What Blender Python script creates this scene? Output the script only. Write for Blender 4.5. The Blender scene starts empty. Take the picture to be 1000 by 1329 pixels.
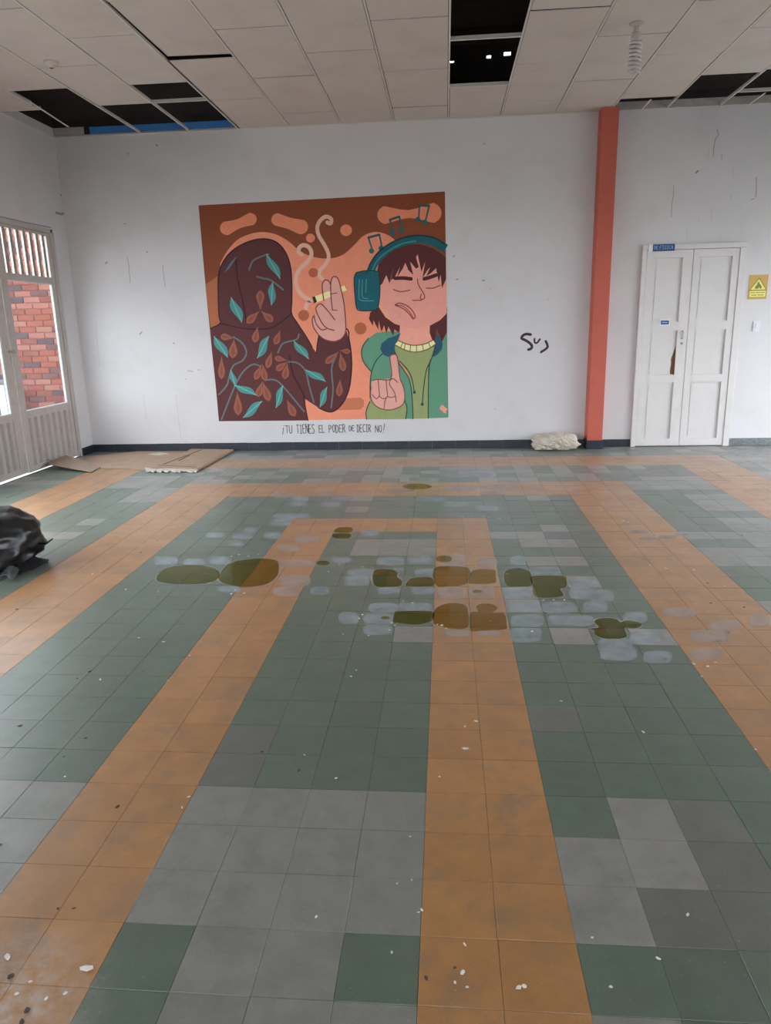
import bpy, bmesh, math, random
from mathutils import Vector, Matrix, noise
random.seed(7)
scene = bpy.context.scene
col = scene.collection
T = 0.2                                     # floor tile size in metres

# ------------------------------------------------------------------ camera
FPX = 938.83
CAM = Vector((0.34709*T, -10.7605*T, 7.74192*T))
PITCH, YAW, ROLL = -0.2534256, 0.0859945, 0.0244692
def _rot(a, b, c):
    R0 = Matrix(((1,0,0),(0,0,-1),(0,1,0)))
    ca,sa,cb,sb,cc,sc = math.cos(a),math.sin(a),math.cos(b),math.sin(b),math.cos(c),math.sin(c)
    Y = Matrix(((cb,sb,0),(-sb,cb,0),(0,0,1)))
    P = Matrix(((1,0,0),(0,ca,sa),(0,-sa,ca)))
    R = Matrix(((cc,sc,0),(-sc,cc,0),(0,0,1)))
    return R @ P @ R0 @ Y
RW = _rot(PITCH, YAW, ROLL)                 # world -> camera (x right, y down, z forward)
cd = bpy.data.cameras.new('camera'); cam = bpy.data.objects.new('camera', cd); col.objects.link(cam)
rot = Matrix((RW[0], -RW[1], -RW[2])).transposed()
cam.matrix_world = Matrix.Translation(CAM) @ rot.to_4x4()
cd.sensor_fit = 'HORIZONTAL'; cd.sensor_width = 36.0; cd.lens = FPX/1000*36.0
cd.clip_start = 0.05; cd.clip_end = 200
scene.camera = cam

# ------------------------------------------------------------------ world, exposure
w = bpy.data.worlds.new('overcast_sky'); scene.world = w; w.use_nodes = True
bg = w.node_tree.nodes['Background']
bg.inputs['Color'].default_value = (0.87, 0.935, 1.0, 1)
bg.inputs['Strength'].default_value = 8.4
vs = scene.view_settings
vs.view_transform = 'Standard'; vs.look = 'None'; vs.exposure = 0.0; vs.gamma = 1.0
vs.use_curve_mapping = False
cy = scene.cycles
cy.max_bounces = 10; cy.diffuse_bounces = 7; cy.glossy_bounces = 4; cy.transparent_max_bounces = 16
cy.caustics_reflective = False; cy.caustics_refractive = False

# ------------------------------------------------------------------ pixel helpers (photo 1000 x 1329)
YW = 35.2335*T                              # back wall plane
ZC = 19.077*T                               # ceiling height
XL = -23.02*T                               # left wall plane
def ray(px, py):
    return RW.transposed() @ Vector(((px-500)/FPX, (py-664.5)/FPX, 1))
def FL(px, py, z=0.0):
    d = ray(px, py); return CAM + d*((z-CAM.z)/d.z)
def WL(px, py, y=None):
    y = YW if y is None else y
    d = ray(px, py); return CAM + d*((y-CAM.y)/d.y)
def LW(px, py):
    d = ray(px, py); return CAM + d*((XL-CAM.x)/d.x)
def proj(p):
    d = RW @ (Vector(p)-CAM)
    if d.z < 0.05: return None
    return (500+FPX*d.x/d.z, 664.5+FPX*d.y/d.z, d.z)

# ------------------------------------------------------------------ materials
def lin(c):
    return tuple((x/255/12.92 if x/255 <= 0.04045 else ((x/255+0.055)/1.055)**2.4) for x in c)
def clampc(c, k=1.0):
    return tuple(min(0.9, x*k) for x in c)
class NT:
    def __init__(s, name):
        s.m = bpy.data.materials.new(name); s.m.use_nodes = True
        s.t = s.m.node_tree; s.n = s.t.nodes; s.l = s.t.links
        s.b = s.n['Principled BSDF']
    def add(s, typ, **kw):
        n = s.n.new(typ)
        for k, v in kw.items():
            if k.startswith('_'): setattr(n, k[1:], v)
            else: n.inputs[k.replace('__',' ')].default_value = v
        return n
    def link(s, a, b): s.l.new(a, b)
def mat(name, c, rough=0.6, spec=0.3, var=0.0, scale=6.0, bump=0.0, bscale=60.0, metal=0.0, dirt=None, dscale=2.0, damt=0.4):
    """plain procedural material: colour with soft noise variation, optional stains and fine relief"""
    N = NT(name); b = N.b
    b.inputs['Roughness'].default_value = rough; b.inputs['Specular IOR Level'].default_value = spec
    b.inputs['Metallic'].default_value = metal
    geo = N.add('ShaderNodeNewGeometry'); out = None
    rgb = N.add('ShaderNodeRGB'); rgb.outputs[0].default_value = (*c, 1); out = rgb.outputs[0]
    if var:
        nz = N.add('ShaderNodeTexNoise', Scale=scale, Detail=5.0, Roughness=0.6); N.link(geo.outputs['Position'], nz.inputs['Vector'])
        mr = N.add('ShaderNodeMapRange'); mr.inputs[1].default_value = 0.25; mr.inputs[2].default_value = 0.75
        mr.inputs[3].default_value = 1-var; mr.inputs[4].default_value = 1+var; N.link(nz.outputs[0], mr.inputs[0])
        mx = N.add('ShaderNodeVectorMath', _operation='SCALE'); N.link(out, mx.inputs[0]); N.link(mr.outputs[0], mx.inputs['Scale']); out = mx.outputs[0]
    if dirt:
        nz = N.add('ShaderNodeTexNoise', Scale=dscale, Detail=8.0, Roughness=0.7); N.link(geo.outputs['Position'], nz.inputs['Vector'])
        mr = N.add('ShaderNodeMapRange'); mr.inputs[1].default_value = 0.52; mr.inputs[2].default_value = 0.75
        mr.inputs[3].default_value = 0; mr.inputs[4].default_value = damt; N.link(nz.outputs[0], mr.inputs[0])
        mx = N.add('ShaderNodeMix', _data_type='RGBA'); N.link(mr.outputs[0], mx.inputs[0]); N.link(out, mx.inputs[6]); mx.inputs[7].default_value = (*dirt, 1); out = mx.outputs[2]
    N.link(out, b.inputs['Base Color'])
    if bump:
        nz = N.add('ShaderNodeTexNoise', Scale=bscale, Detail=4.0); N.link(geo.outputs['Position'], nz.inputs['Vector'])
        bp = N.add('ShaderNodeBump', Strength=bump, Distance=0.005); N.link(nz.outputs[0], bp.inputs['Height']); N.link(bp.outputs[0], b.inputs['Normal'])
    return N.m
def paint(c, k=1.5, **kw):
    return mat('paint_%d_%d_%d' % tuple(c), clampc(lin(c), k), rough=kw.pop('rough', 0.6), spec=0.25, var=0.05, scale=14, **kw)

def tile_mat(name, c, var=0.13, tint=0.07, rough=0.33):
    N = NT(name); b = N.b
    geo = N.add('ShaderNodeNewGeometry'); P = geo.outputs['Position']
    # one random value per tile cell
    sc = N.add('ShaderNodeVectorMath', _operation='SCALE'); sc.inputs['Scale'].default_value = 1/T; N.link(P, sc.inputs[0])
    flo = N.add('ShaderNodeVectorMath', _operation='FLOOR'); N.link(sc.outputs[0], flo.inputs[0])
    sx = N.add('ShaderNodeSeparateXYZ'); N.link(flo.outputs[0], sx.inputs[0])
    cx = N.add('ShaderNodeCombineXYZ'); N.link(sx.outputs[0], cx.inputs[0]); N.link(sx.outputs[1], cx.inputs[1])
    wn = N.add('ShaderNodeTexWhiteNoise', _noise_dimensions='2D'); N.link(cx.outputs[0], wn.inputs['Vector'])
    m1 = N.add('ShaderNodeMapRange'); m1.inputs[3].default_value = 1-tint; m1.inputs[4].default_value = 1+tint; N.link(wn.outputs['Value'], m1.inputs[0])
    n1 = N.add('ShaderNodeTexNoise', Scale=9.0, Detail=8.0, Roughness=0.65); N.link(P, n1.inputs['Vector'])
    m2 = N.add('ShaderNodeMapRange'); m2.inputs[1].default_value = 0.3; m2.inputs[2].default_value = 0.7; m2.inputs[3].default_value = 1-var; m2.inputs[4].default_value = 1+var
    N.link(n1.outputs[0], m2.inputs[0])
    mul = N.add('ShaderNodeMath', _operation='MULTIPLY'); N.link(m1.outputs[0], mul.inputs[0]); N.link(m2.outputs[0], mul.inputs[1])
    vs_ = N.add('ShaderNodeVectorMath', _operation='SCALE'); vs_.inputs[0].default_value = c; N.link(mul.outputs[0], vs_.inputs['Scale'])
    out = vs_.outputs[0]
    # greyish worn blotches
    n2 = N.add('ShaderNodeTexNoise', Scale=5.0, Detail=9.0, Roughness=0.75); N.link(P, n2.inputs['Vector'])
    m3 = N.add('ShaderNodeMapRange'); m3.inputs[1].default_value = 0.50; m3.inputs[2].default_value = 0.72; m3.inputs[3].default_value = 0; m3.inputs[4].default_value = 0.55; N.link(n2.outputs[0], m3.inputs[0])
    mx = N.add('ShaderNodeMix', _data_type='RGBA'); N.link(m3.outputs[0], mx.inputs[0]); N.link(out, mx.inputs[6]); mx.inputs[7].default_value = (0.12, 0.12, 0.115, 1); out = mx.outputs[2]
    # pale fine dust grains
    n3 = N.add('ShaderNodeTexNoise', Scale=120.0, Detail=3.0); N.link(P, n3.inputs['Vector'])
    m4 = N.add('ShaderNodeMapRange'); m4.inputs[1].default_value = 0.66; m4.inputs[2].default_value = 0.74; m4.inputs[3].default_value = 0; m4.inputs[4].default_value = 0.35; N.link(n3.outputs[0], m4.inputs[0])
    mx2 = N.add('ShaderNodeMix', _data_type='RGBA'); N.link(m4.outputs[0], mx2.inputs[0]); N.link(out, mx2.inputs[6]); mx2.inputs[7].default_value = (0.42, 0.42, 0.40, 1); out = mx2.outputs[2]
    # crumbled dust lying at two spots: by the door and in the near corner of the left stripe
    for (dx, dy, r0, r1, colr, amt) in ((3.6, 6.25, 0.3, 1.4, (0.27, 0.22, 0.21), 0.9), (-0.98, -0.87, 0.06, 0.27, (0.44, 0.38, 0.34), 0.8)):
        ds = N.add('ShaderNodeVectorMath', _operation='DISTANCE'); N.link(P, ds.inputs[0]); ds.inputs[1].default_value = (dx, dy, 0)
        md = N.add('ShaderNodeMapRange'); md.inputs[1].default_value = r0; md.inputs[2].default_value = r1; md.inputs[3].default_value = 1; md.inputs[4].default_value = 0; N.link(ds.outputs['Value'], md.inputs[0])
        nd = N.add('ShaderNodeTexNoise', Scale=14.0, Detail=8.0, Roughness=0.7); N.link(P, nd.inputs['Vector'])
        mm = N.add('ShaderNodeMapRange'); mm.inputs[1].default_value = 0.40; mm.inputs[2].default_value = 0.62; mm.inputs[3].default_value = 0; mm.inputs[4].default_value = amt; N.link(nd.outputs[0], mm.inputs[0])
        pr = N.add('ShaderNodeMath', _operation='MULTIPLY'); N.link(md.outputs[0], pr.inputs[0]); N.link(mm.outputs[0], pr.inputs[1])
        mx3 = N.add('ShaderNodeMix', _data_type='RGBA'); N.link(pr.outputs[0], mx3.inputs[0]); N.link(out, mx3.inputs[6]); mx3.inputs[7].default_value = (*colr, 1); out = mx3.outputs[2]
    N.link(out, b.inputs['Base Color'])
    n4 = N.add('ShaderNodeTexNoise', Scale=3.0, Detail=6.0, Roughness=0.6); N.link(P, n4.inputs['Vector'])
    m5 = N.add('ShaderNodeMapRange'); m5.inputs[1].default_value = 0.3; m5.inputs[2].default_value = 0.7; m5.inputs[3].default_value = rough-0.03; m5.inputs[4].default_value = rough+0.08; N.link(n4.outputs[0], m5.inputs[0])
    N.link(m5.outputs[0], b.inputs['Roughness']); b.inputs['Specular IOR Level'].default_value = 0.65
    b.inputs['Sheen Weight'].default_value = 0.08; b.inputs['Sheen Roughness'].default_value = 0.45; b.inputs['Sheen Tint'].default_value = (0.85, 0.88, 0.9, 1)
    nb = N.add('ShaderNodeTexNoise', Scale=25.0, Detail=4.0); N.link(P, nb.inputs['Vector'])
    bp = N.add('ShaderNodeBump', Strength=0.12, Distance=0.004); N.link(nb.outputs[0], bp.inputs['Height']); N.link(bp.outputs[0], b.inputs['Normal'])
    return N.m

M = {}
M['tile_orange'] = tile_mat('tile_orange', (0.37, 0.180, 0.062))
M['tile_green']  = tile_mat('tile_green', (0.090, 0.126, 0.089))
M['tile_grey']   = tile_mat('tile_grey', (0.204, 0.202, 0.182))
M['tile_pale']   = tile_mat('tile_pale', (0.235, 0.225, 0.205))
M['tile_slate']  = tile_mat('tile_slate', (0.122, 0.126, 0.112))
M['grout'] = mat('grout', (0.10, 0.10, 0.09), rough=0.9, spec=0.1, var=0.2, scale=30)
M['wall'] = mat('wall_paint', (0.645, 0.625, 0.635), rough=0.75, spec=0.2, var=0.03, scale=2.0, dirt=(0.48, 0.44, 0.40), dscale=1.6, damt=0.30, bump=0.05, bscale=40)
M['ceil'] = mat('ceiling_board', (0.62, 0.56, 0.52), rough=0.9, spec=0.1, var=0.05, scale=3.0, dirt=(0.42, 0.36, 0.31), dscale=1.8, damt=0.35, bump=0.1, bscale=150)
M['bar'] = mat('ceiling_bar_metal', (0.68, 0.64, 0.59), rough=0.5, spec=0.3, var=0.06, scale=10)
M['dark'] = mat('roof_and_void_shade', (0.035, 0.03, 0.03), rough=0.95, spec=0.05, var=0.2)  # near-black roof colour, also used to paint in shade above the ceiling
M['blue_band'] = mat('blue_band', (0.06, 0.22, 0.55), rough=0.7, spec=0.2, var=0.1)
M['rawplaster'] = mat('raw_plaster', (0.42, 0.38, 0.36), rough=0.9, spec=0.1, var=0.15, scale=8)
M['navy'] = mat('baseboard_navy', (0.018, 0.022, 0.035), rough=0.35, spec=0.5, var=0.25, scale=30)
M['speckle'] = mat('baseboard_speckled', (0.16, 0.17, 0.18), rough=0.5, spec=0.4, var=0.5, scale=45)
M['column'] = mat('column_paint', (0.50, 0.115, 0.078), rough=0.6, spec=0.3, var=0.05, scale=5)
M['door'] = mat('door_paint', (0.64, 0.61, 0.60), rough=0.45, spec=0.4, var=0.03, scale=8, dirt=(0.50, 0.42, 0.36), dscale=3.0, damt=0.25)
M['wood'] = mat('bare_wood', (0.16, 0.075, 0.04), rough=0.8, spec=0.2, var=0.2, scale=30)
M['steel'] = mat('worn_steel', (0.30, 0.27, 0.25), rough=0.4, metal=0.7, var=0.1)
M['gate'] = mat('gate_paint', (0.50, 0.45, 0.42), rough=0.5, spec=0.4, var=0.06, scale=9, dirt=(0.28, 0.23, 0.20), dscale=5.0, damt=0.4)
M['mortar'] = mat('mortar', (0.17, 0.115, 0.10), rough=0.95, spec=0.1, var=0.1, scale=30)
for i, c in enumerate(((0.21, 0.062, 0.045), (0.17, 0.055, 0.042), (0.11, 0.052, 0.050), (0.235, 0.095, 0.075), (0.075, 0.048, 0.052))):
    M['brick%d' % i] = mat('brick_%d' % i, c, rough=0.9, spec=0.1, var=0.22, scale=25, bump=0.3, bscale=120)
M['yard'] = mat('yard_concrete', (0.32, 0.31, 0.30), rough=0.9, spec=0.1, var=0.1, scale=2)
M['railing'] = mat('railing_paint', (0.09, 0.11, 0.17), rough=0.4, spec=0.4)
M['whitewall'] = mat('white_parapet', (0.78, 0.78, 0.78), rough=0.8, spec=0.2, var=0.04)
M['bag'] = mat('black_plastic', (0.012, 0.012, 0.014), rough=0.32, spec=0.5, bump=0.25, bscale=30)
M['baggrey'] = mat('grey_plastic', (0.10, 0.10, 0.105), rough=0.35, spec=0.5, bump=0.5, bscale=60)
M['card'] = mat('cardboard', (0.42, 0.295, 0.215), rough=0.85, spec=0.15, var=0.10, scale=7, dirt=(0.26, 0.16, 0.11), dscale=5, damt=0.5)
M['cardgrey'] = mat('cardboard_grey_back', (0.36, 0.27, 0.21), rough=0.85, spec=0.15, var=0.08, scale=6)
M['cardedge'] = mat('torn_paper', (0.55, 0.52, 0.48), rough=0.9, spec=0.1, var=0.25, scale=40)
M['cardline'] = mat('cardboard_crease', (0.16, 0.09, 0.06), rough=0.9, spec=0.1)
M['sack'] = mat('sack_weave', (0.60, 0.53, 0.45), rough=0.6, spec=0.3, var=0.22, scale=18, dirt=(0.34, 0.25, 0.18), dscale=12, damt=0.7)
M['chip_white'] = mat('plaster_chip', (0.72, 0.69, 0.65), rough=0.8, spec=0.2, var=0.15, scale=60)
M['chip_dark'] = mat('dark_crumb', (0.085, 0.065, 0.055), rough=0.8, spec=0.2, var=0.3, scale=60)
M['bulb'] = mat('bulb_tube_glass', (0.60, 0.57, 0.55), rough=0.3, spec=0.5)
M['bulbbase'] = mat('bulb_base_plastic', (0.50, 0.46, 0.42), rough=0.5, spec=0.4)
M['sign_blue'] = mat('sign_blue', (0.015, 0.065, 0.21), rough=0.4, spec=0.4)
M['sign_ink_pale'] = mat('sign_pale_lettering', (0.30, 0.44, 0.62), rough=0.5)
M['sign_white'] = mat('sign_white', (0.75, 0.78, 0.80), rough=0.5)
M['sign_ochre'] = mat('sign_ochre', (0.55, 0.34, 0.07), rough=0.45, spec=0.4)
M['sign_yellow'] = mat('sign_yellow', (0.80, 0.72, 0.20), rough=0.45, spec=0.4)
M['sign_olive'] = mat('sign_olive_print', (0.22, 0.21, 0.04), rough=0.5)
M['switch'] = mat('switch_plastic', (0.68, 0.68, 0.72), rough=0.4, spec=0.4)
M['ink'] = mat('black_lettering_paint', (0.03, 0.03, 0.035), rough=0.6)
M['graffiti'] = mat('graffiti_spray', (0.045, 0.022, 0.035), rough=0.6)
M['scuff'] = mat('wall_scuff', (0.33, 0.29, 0.28), rough=0.9)
M['scuff_soft'] = mat('wall_scuff_soft', (0.52, 0.48, 0.47), rough=0.9)

def schlick(N, f0, f1):
    lw = N.add('ShaderNodeLayerWeight', Blend=0.5)
    pw = N.add('ShaderNodeMath', _operation='POWER'); N.link(lw.outputs['Facing'], pw.inputs[0]); pw.inputs[1].default_value = 5.0
    mr = N.add('ShaderNodeMapRange'); mr.inputs[3].default_value = f0; mr.inputs[4].default_value = f1; N.link(pw.outputs[0], mr.inputs[0])
    return mr.outputs[0]
def water_mat(name, tint, ior, rough, film=None, famt=0.0):
    N = NT(name); n = N.n; b = N.b; n.remove(b); out = n['Material Output']
    tr = N.add('ShaderNodeBsdfTransparent'); tr.inputs[0].default_value = (*tint, 1)
    base = tr.outputs[0]
    if film:
        df = N.add('ShaderNodeBsdfDiffuse'); df.inputs[0].default_value = (*film, 1)
        geo = N.add('ShaderNodeNewGeometry'); nz = N.add('ShaderNodeTexNoise', Scale=9.0, Detail=3.0); N.link(geo.outputs['Position'], nz.inputs['Vector'])
        mr = N.add('ShaderNodeMapRange'); mr.inputs[1].default_value = 0.3; mr.inputs[2].default_value = 0.7; mr.inputs[3].default_value = famt*0.75; mr.inputs[4].default_value = famt*1.2; N.link(nz.outputs[0], mr.inputs[0])
        mx = N.add('ShaderNodeMixShader'); N.link(mr.outputs[0], mx.inputs[0]); N.link(base, mx.inputs[1]); N.link(df.outputs[0], mx.inputs[2]); base = mx.outputs[0]
    gl = N.add('ShaderNodeBsdfGlossy', Roughness=rough)
    fr = schlick(N, ior, 0.5)
    m2 = N.add('ShaderNodeMixShader'); N.link(fr, m2.inputs[0]); N.link(base, m2.inputs[1]); N.link(gl.outputs[0], m2.inputs[2])
    N.link(m2.outputs[0], out.inputs['Surface'])
    return N.m
M['water'] = water_mat('puddle_water', (0.72, 0.68, 0.42), 0.015, 0.02)
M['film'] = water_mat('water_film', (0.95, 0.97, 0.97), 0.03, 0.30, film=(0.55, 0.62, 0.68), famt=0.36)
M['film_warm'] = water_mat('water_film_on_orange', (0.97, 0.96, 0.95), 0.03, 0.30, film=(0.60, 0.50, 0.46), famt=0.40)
M['film_rim'] = water_mat('puddle_rim', (0.95, 0.97, 0.97), 0.03, 0.30, film=(0.62, 0.62, 0.62), famt=0.45)
M['white_specks'] = mat('puddle_speck_white', (0.70, 0.70, 0.70), rough=0.5, var=0.1)
def glass_mat():
    N = NT('window_glass'); n = N.n; n.remove(N.b); out = n['Material Output']
    tr = N.add('ShaderNodeBsdfTransparent'); tr.inputs[0].default_value = (0.93, 0.95, 0.95, 1)
    gl = N.add('ShaderNodeBsdfGlossy', Roughness=0.02); fr = schlick(N, 0.04, 0.8)
    m = N.add('ShaderNodeMixShader'); N.link(fr, m.inputs[0]); N.link(tr.outputs[0], m.inputs[1]); N.link(gl.outputs[0], m.inputs[2])
    N.link(m.outputs[0], out.inputs['Surface']); return N.m
M['glass'] = glass_mat()

# ------------------------------------------------------------------ object helpers
def tag(o, label=None, cat=None, group=None, kind=None):
    if label: o['label'] = label
    if cat: o['category'] = cat
    if group: o['group'] = group
    if kind: o['kind'] = kind
    return o
def link(name, me, m=None, parent=None):
    o = bpy.data.objects.new(name, me); col.objects.link(o)
    if m is not None:
        for mm in (m if isinstance(m, (list, tuple)) else [m]): me.materials.append(mm)
    if parent is not None: o.parent = parent
    return o
def empty(name, loc=(0,0,0)):
    o = bpy.data.objects.new(name, None); o.location = loc; o.empty_display_size = 0.1; col.objects.link(o); return o
class MB:
    """collects vertices and faces into one mesh"""
    def __init__(s): s.v = []; s.f = []
    def box(s, x0, y0, z0, x1, y1, z1):
        b = len(s.v)
        s.v += [(x0,y0,z0),(x1,y0,z0),(x1,y1,z0),(x0,y1,z0),(x0,y0,z1),(x1,y0,z1),(x1,y1,z1),(x0,y1,z1)]
        s.f += [tuple(b+i for i in q) for q in ((0,3,2,1),(4,5,6,7),(0,1,5,4),(1,2,6,5),(2,3,7,6),(3,0,4,7))]
        return s
    def tube(s, pts, r, n=8, closed=False, caps=True):
        pts = [Vector(p) for p in pts]; b = len(s.v); up = Vector((0,0,1)); rr = r if isinstance(r, (list, tuple)) else [r]*len(pts)
        u = None
        for i, p in enumerate(pts):
            t = (pts[min(i+1, len(pts)-1)]-pts[max(i-1, 0)]).normalized()
            if u is None:
                u = t.cross(up if abs(t.z) < 0.9 else Vector((1,0,0))).normalized()
            else:
                u = (u - t*u.dot(t)).normalized()
            v = t.cross(u)
            for k in range(n):
                a = 2*math.pi*k/n; s.v.append(tuple(p+(u*math.cos(a)+v*math.sin(a))*rr[i]))
        for i in range(len(pts)-1):
            for k in range(n):
                s.f.append((b+i*n+k, b+i*n+(k+1)%n, b+(i+1)*n+(k+1)%n, b+(i+1)*n+k))
        if caps:
            s.f.append(tuple(b+k for k in reversed(range(n)))); s.f.append(tuple(b+(len(pts)-1)*n+k for k in range(n)))
        return s
    def lathe(s, prof, c, n=20):
        b = len(s.v); c = Vector(c)
        for r, z in prof:
            for k in range(n):
                a = 2*math.pi*k/n; s.v.append((c.x+r*math.cos(a), c.y+r*math.sin(a), c.z+z))
        for i in range(len(prof)-1):
            for k in range(n):
                s.f.append((b+i*n+k, b+i*n+(k+1)%n, b+(i+1)*n+(k+1)%n, b+(i+1)*n+k))
        s.f.append(tuple(b+k for k in reversed(range(n)))); s.f.append(tuple(b+(len(prof)-1)*n+k for k in range(n)))
        return s
    def mesh(s, name, smooth=False):
        me = bpy.data.meshes.new(name); me.from_pydata(s.v, [], s.f); me.update()
        if smooth: me.polygons.foreach_set('use_smooth', [True]*len(me.polygons))
        return me
    def build(s, name, m, parent=None, smooth=False, bevel=0.0):
        o = link(name, s.mesh(name, smooth), m, parent)
        if bevel:
            md = o.modifiers.new('bevel', 'BEVEL'); md.width = bevel; md.segments = 2; md.limit_method = 'ANGLE'
        return o

def catmull(pts, n=6, closed=True):
    out = []; N = len(pts)
    rng = range(N) if closed else range(N-1)
    for i in rng:
        if closed: p0, p1, p2, p3 = (Vector(pts[(i+k) % N]) for k in (-1, 0, 1, 2))
        else: p0, p1, p2, p3 = (Vector(pts[min(max(i+k, 0), N-1)]) for k in (-1, 0, 1, 2))
        for k in range(n):
            t = k/n
            out.append(0.5*((2*p1)+(-p0+p2)*t+(2*p0-5*p1+4*p2-p3)*t*t+(-p0+3*p1-3*p2+p3)*t**3))
    if not closed: out.append(Vector(pts[-1]))
    return [tuple(q) for q in out]

# flat paint on the back wall: points (x, z) in metres, layer number lifts the paint a fraction of a millimetre
def wall_poly(name, pts, m, parent, layer, y=None):
    y = (YW if y is None else y) - 0.0006 - 0.00035*layer
    bm = bmesh.new(); vsx = []
    for p in pts:
        q = Vector((p[0], y, p[1]))
        if vsx and (vsx[-1].co-q).length < 1e-5: continue
        vsx.append(bm.verts.new(q))
    f = bm.faces.new(vsx); f.normal_update()
    if f.normal.y > 0: f.normal_flip()
    bmesh.ops.triangulate(bm, faces=bm.faces[:], ngon_method='EAR_CLIP')
    me = bpy.data.meshes.new(name); bm.to_mesh(me); bm.free()
    return link(name, me, m, parent)
def ribbon(pts, wd):
    """list of quads of a stroke of width wd (number or list) along pts"""
    pts = [Vector(p) for p in pts]; n = len(pts); L = []; R = []
    for i, p in enumerate(pts):
        t = pts[min(i+1, n-1)]-pts[max(i-1, 0)]
        t = t.normalized() if t.length > 0 else Vector((1, 0)); nn = Vector((-t.y, t.x))
        h = (wd[i] if isinstance(wd, (list, tuple)) else wd)/2
        L.append(p+nn*h); R.append(p-nn*h)
    return L, R
def wall_strokes(name, strokes, m, parent, layer, y=None, caps=(True, True)):
    y = (YW if y is None else y) - 0.0006 - 0.00035*layer
    v = []; f = []
    for pts, wd in strokes:
        L, R = ribbon(pts, wd); b = len(v); n = len(L)
        for a, c in zip(L, R): v += [(a.x, y, a.y), (c.x, y, c.y)]
        for i in range(n-1): f.append((b+2*i, b+2*i+1, b+2*i+3, b+2*i+2))
        # round ends
        for e, t in ((0, 0), (n-1, 1)):
            if not caps[t]: continue
            p = Vector(pts[e]); h = (wd[e] if isinstance(wd, (list, tuple)) else wd)/2
            c0 = len(v)
            for k in range(8): v.append((p.x+h*math.cos(k*math.pi/4), y-0.00002, p.y+h*math.sin(k*math.pi/4)))
            f.append(tuple(c0+k for k in range(8)))
    me = bpy.data.meshes.new(name); me.from_pydata(v, [], f); me.update()
    return link(name, me, m, parent)

# ================================================================== SETTING
# ---------------------------------------------------------------- floor
OR, GR, GY, PA, SL = 0, 1, 2, 3, 4
TM = [M['tile_orange'], M['tile_green'], M['tile_grey'], M['tile_pale'], M['tile_slate']]
C0, C1, R0, R1 = -23, 28, -16, 35
def ring(c, r):
    """three nested U bands open towards the viewer, centred on column line -2"""
    d = max(abs((c+0.5)+2), 0)
    for half, top, wd in ((4, 18, 2), (11, 25, 3), (18, 32, 3)):
        if d < half and r < top:
            return OR if (d > half-wd or r >= top-wd) else GR
    return GR
cells = {}
rg = random.Random(11)
for c in range(C0, C1):
    for r in range(R0, R1):
        k = ring(c, r)
        if k == GR:
            if r >= 25 and rg.random() < 0.45: k = rg.choice((GY, GY, PA))
            elif 18 <= r < 22 and -10 <= c < 6 and rg.random() < 0.18: k = rg.choice((GY, SL))
            elif rg.random() < 0.04: k = SL
        cells[c, r] = k
def setc(k, cs, rs):
    for c in cs:
        for r in rs:
            if (c, r) in cells and cells[c, r] != OR: cells[c, r] = k
R = range
setc(GR, R(-4, 0), R(0, 12)); setc(GR, R(2, 6), R(-12, 12))
setc(GY, R(-4, 0), R(-3, 0)); setc(GY, [-3, -2], [-4, -5]); setc(GR, [-4, -1], [-4]); setc(GR, [-4], [-5, -6]); setc(GY, [-1], [-5])
setc(SL, [-4], [0, 1]); setc(SL, [2], [2])
setc(PA, [3], [-1, -2]); setc(PA, [2], [-2, -3]); setc(SL, [4], [-1]); setc(SL, [4], [-2]); setc(SL, [3, 4], [-3]); setc(GY, [2], [-5]); setc(GR, [5], [-1, -2, -3])
setc(GR, R(-10, -6), R(-5, 22)); setc(GY, R(-10, -6), R(-4, 0))
setc(PA, [-1], [6]); setc(PA, [3, 5], [6]); setc(PA, [2], [8, 9]); setc(PA, [4], [10]); setc(PA, [3, 4], [12]); setc(PA, [3, 4], [14]); setc(PA, [2, 3], [15]); setc(SL, [4], [15])
setc(PA, [3, 4], [16]); setc(GR, [3, 5], [16]); setc(GY, [-3, -2, -1], [13, 14]); setc(GR, [-4], R(12, 16)); setc(GR, R(-3, 0), [15])
# right of the right stripe
setc(GR, R(9, 13), R(-5, 22)); setc(GY, R(10, 13), R(12, 18)); setc(GY, [9], [12, 13, 15]); setc(GY, [11, 12], [19, 20, 21]); setc(SL, [9, 10], [16, 17])
setc(GY, R(9, 13), [23, 24]); setc(GR, R(9, 13), [22]); setc(GR, [10], [14]); setc(GY, [9, 10, 11], [-1, -5, 8])
# left of the left stripe
setc(GR, R(-17, -13), R(0, 25)); setc(GY, [-15, -14], [21, 22, 23]); setc(GY, [-15], [17]); setc(GY, [-15, -16], [15]); setc(GY, R(-17, -14), [24, 25, 26]); setc(GR, [-14], [24, 25])
setc(SL, R(9, 13), [26, 27])

floor_base = MB().box(C0*T-0.05, R0*T, -0.12, C1*T, YW, -0.0035).build('floor', M['grout'])
tag(floor_base, 'floor of green, grey and orange cement tiles laid in nested U bands', None, None, 'structure')
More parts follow.
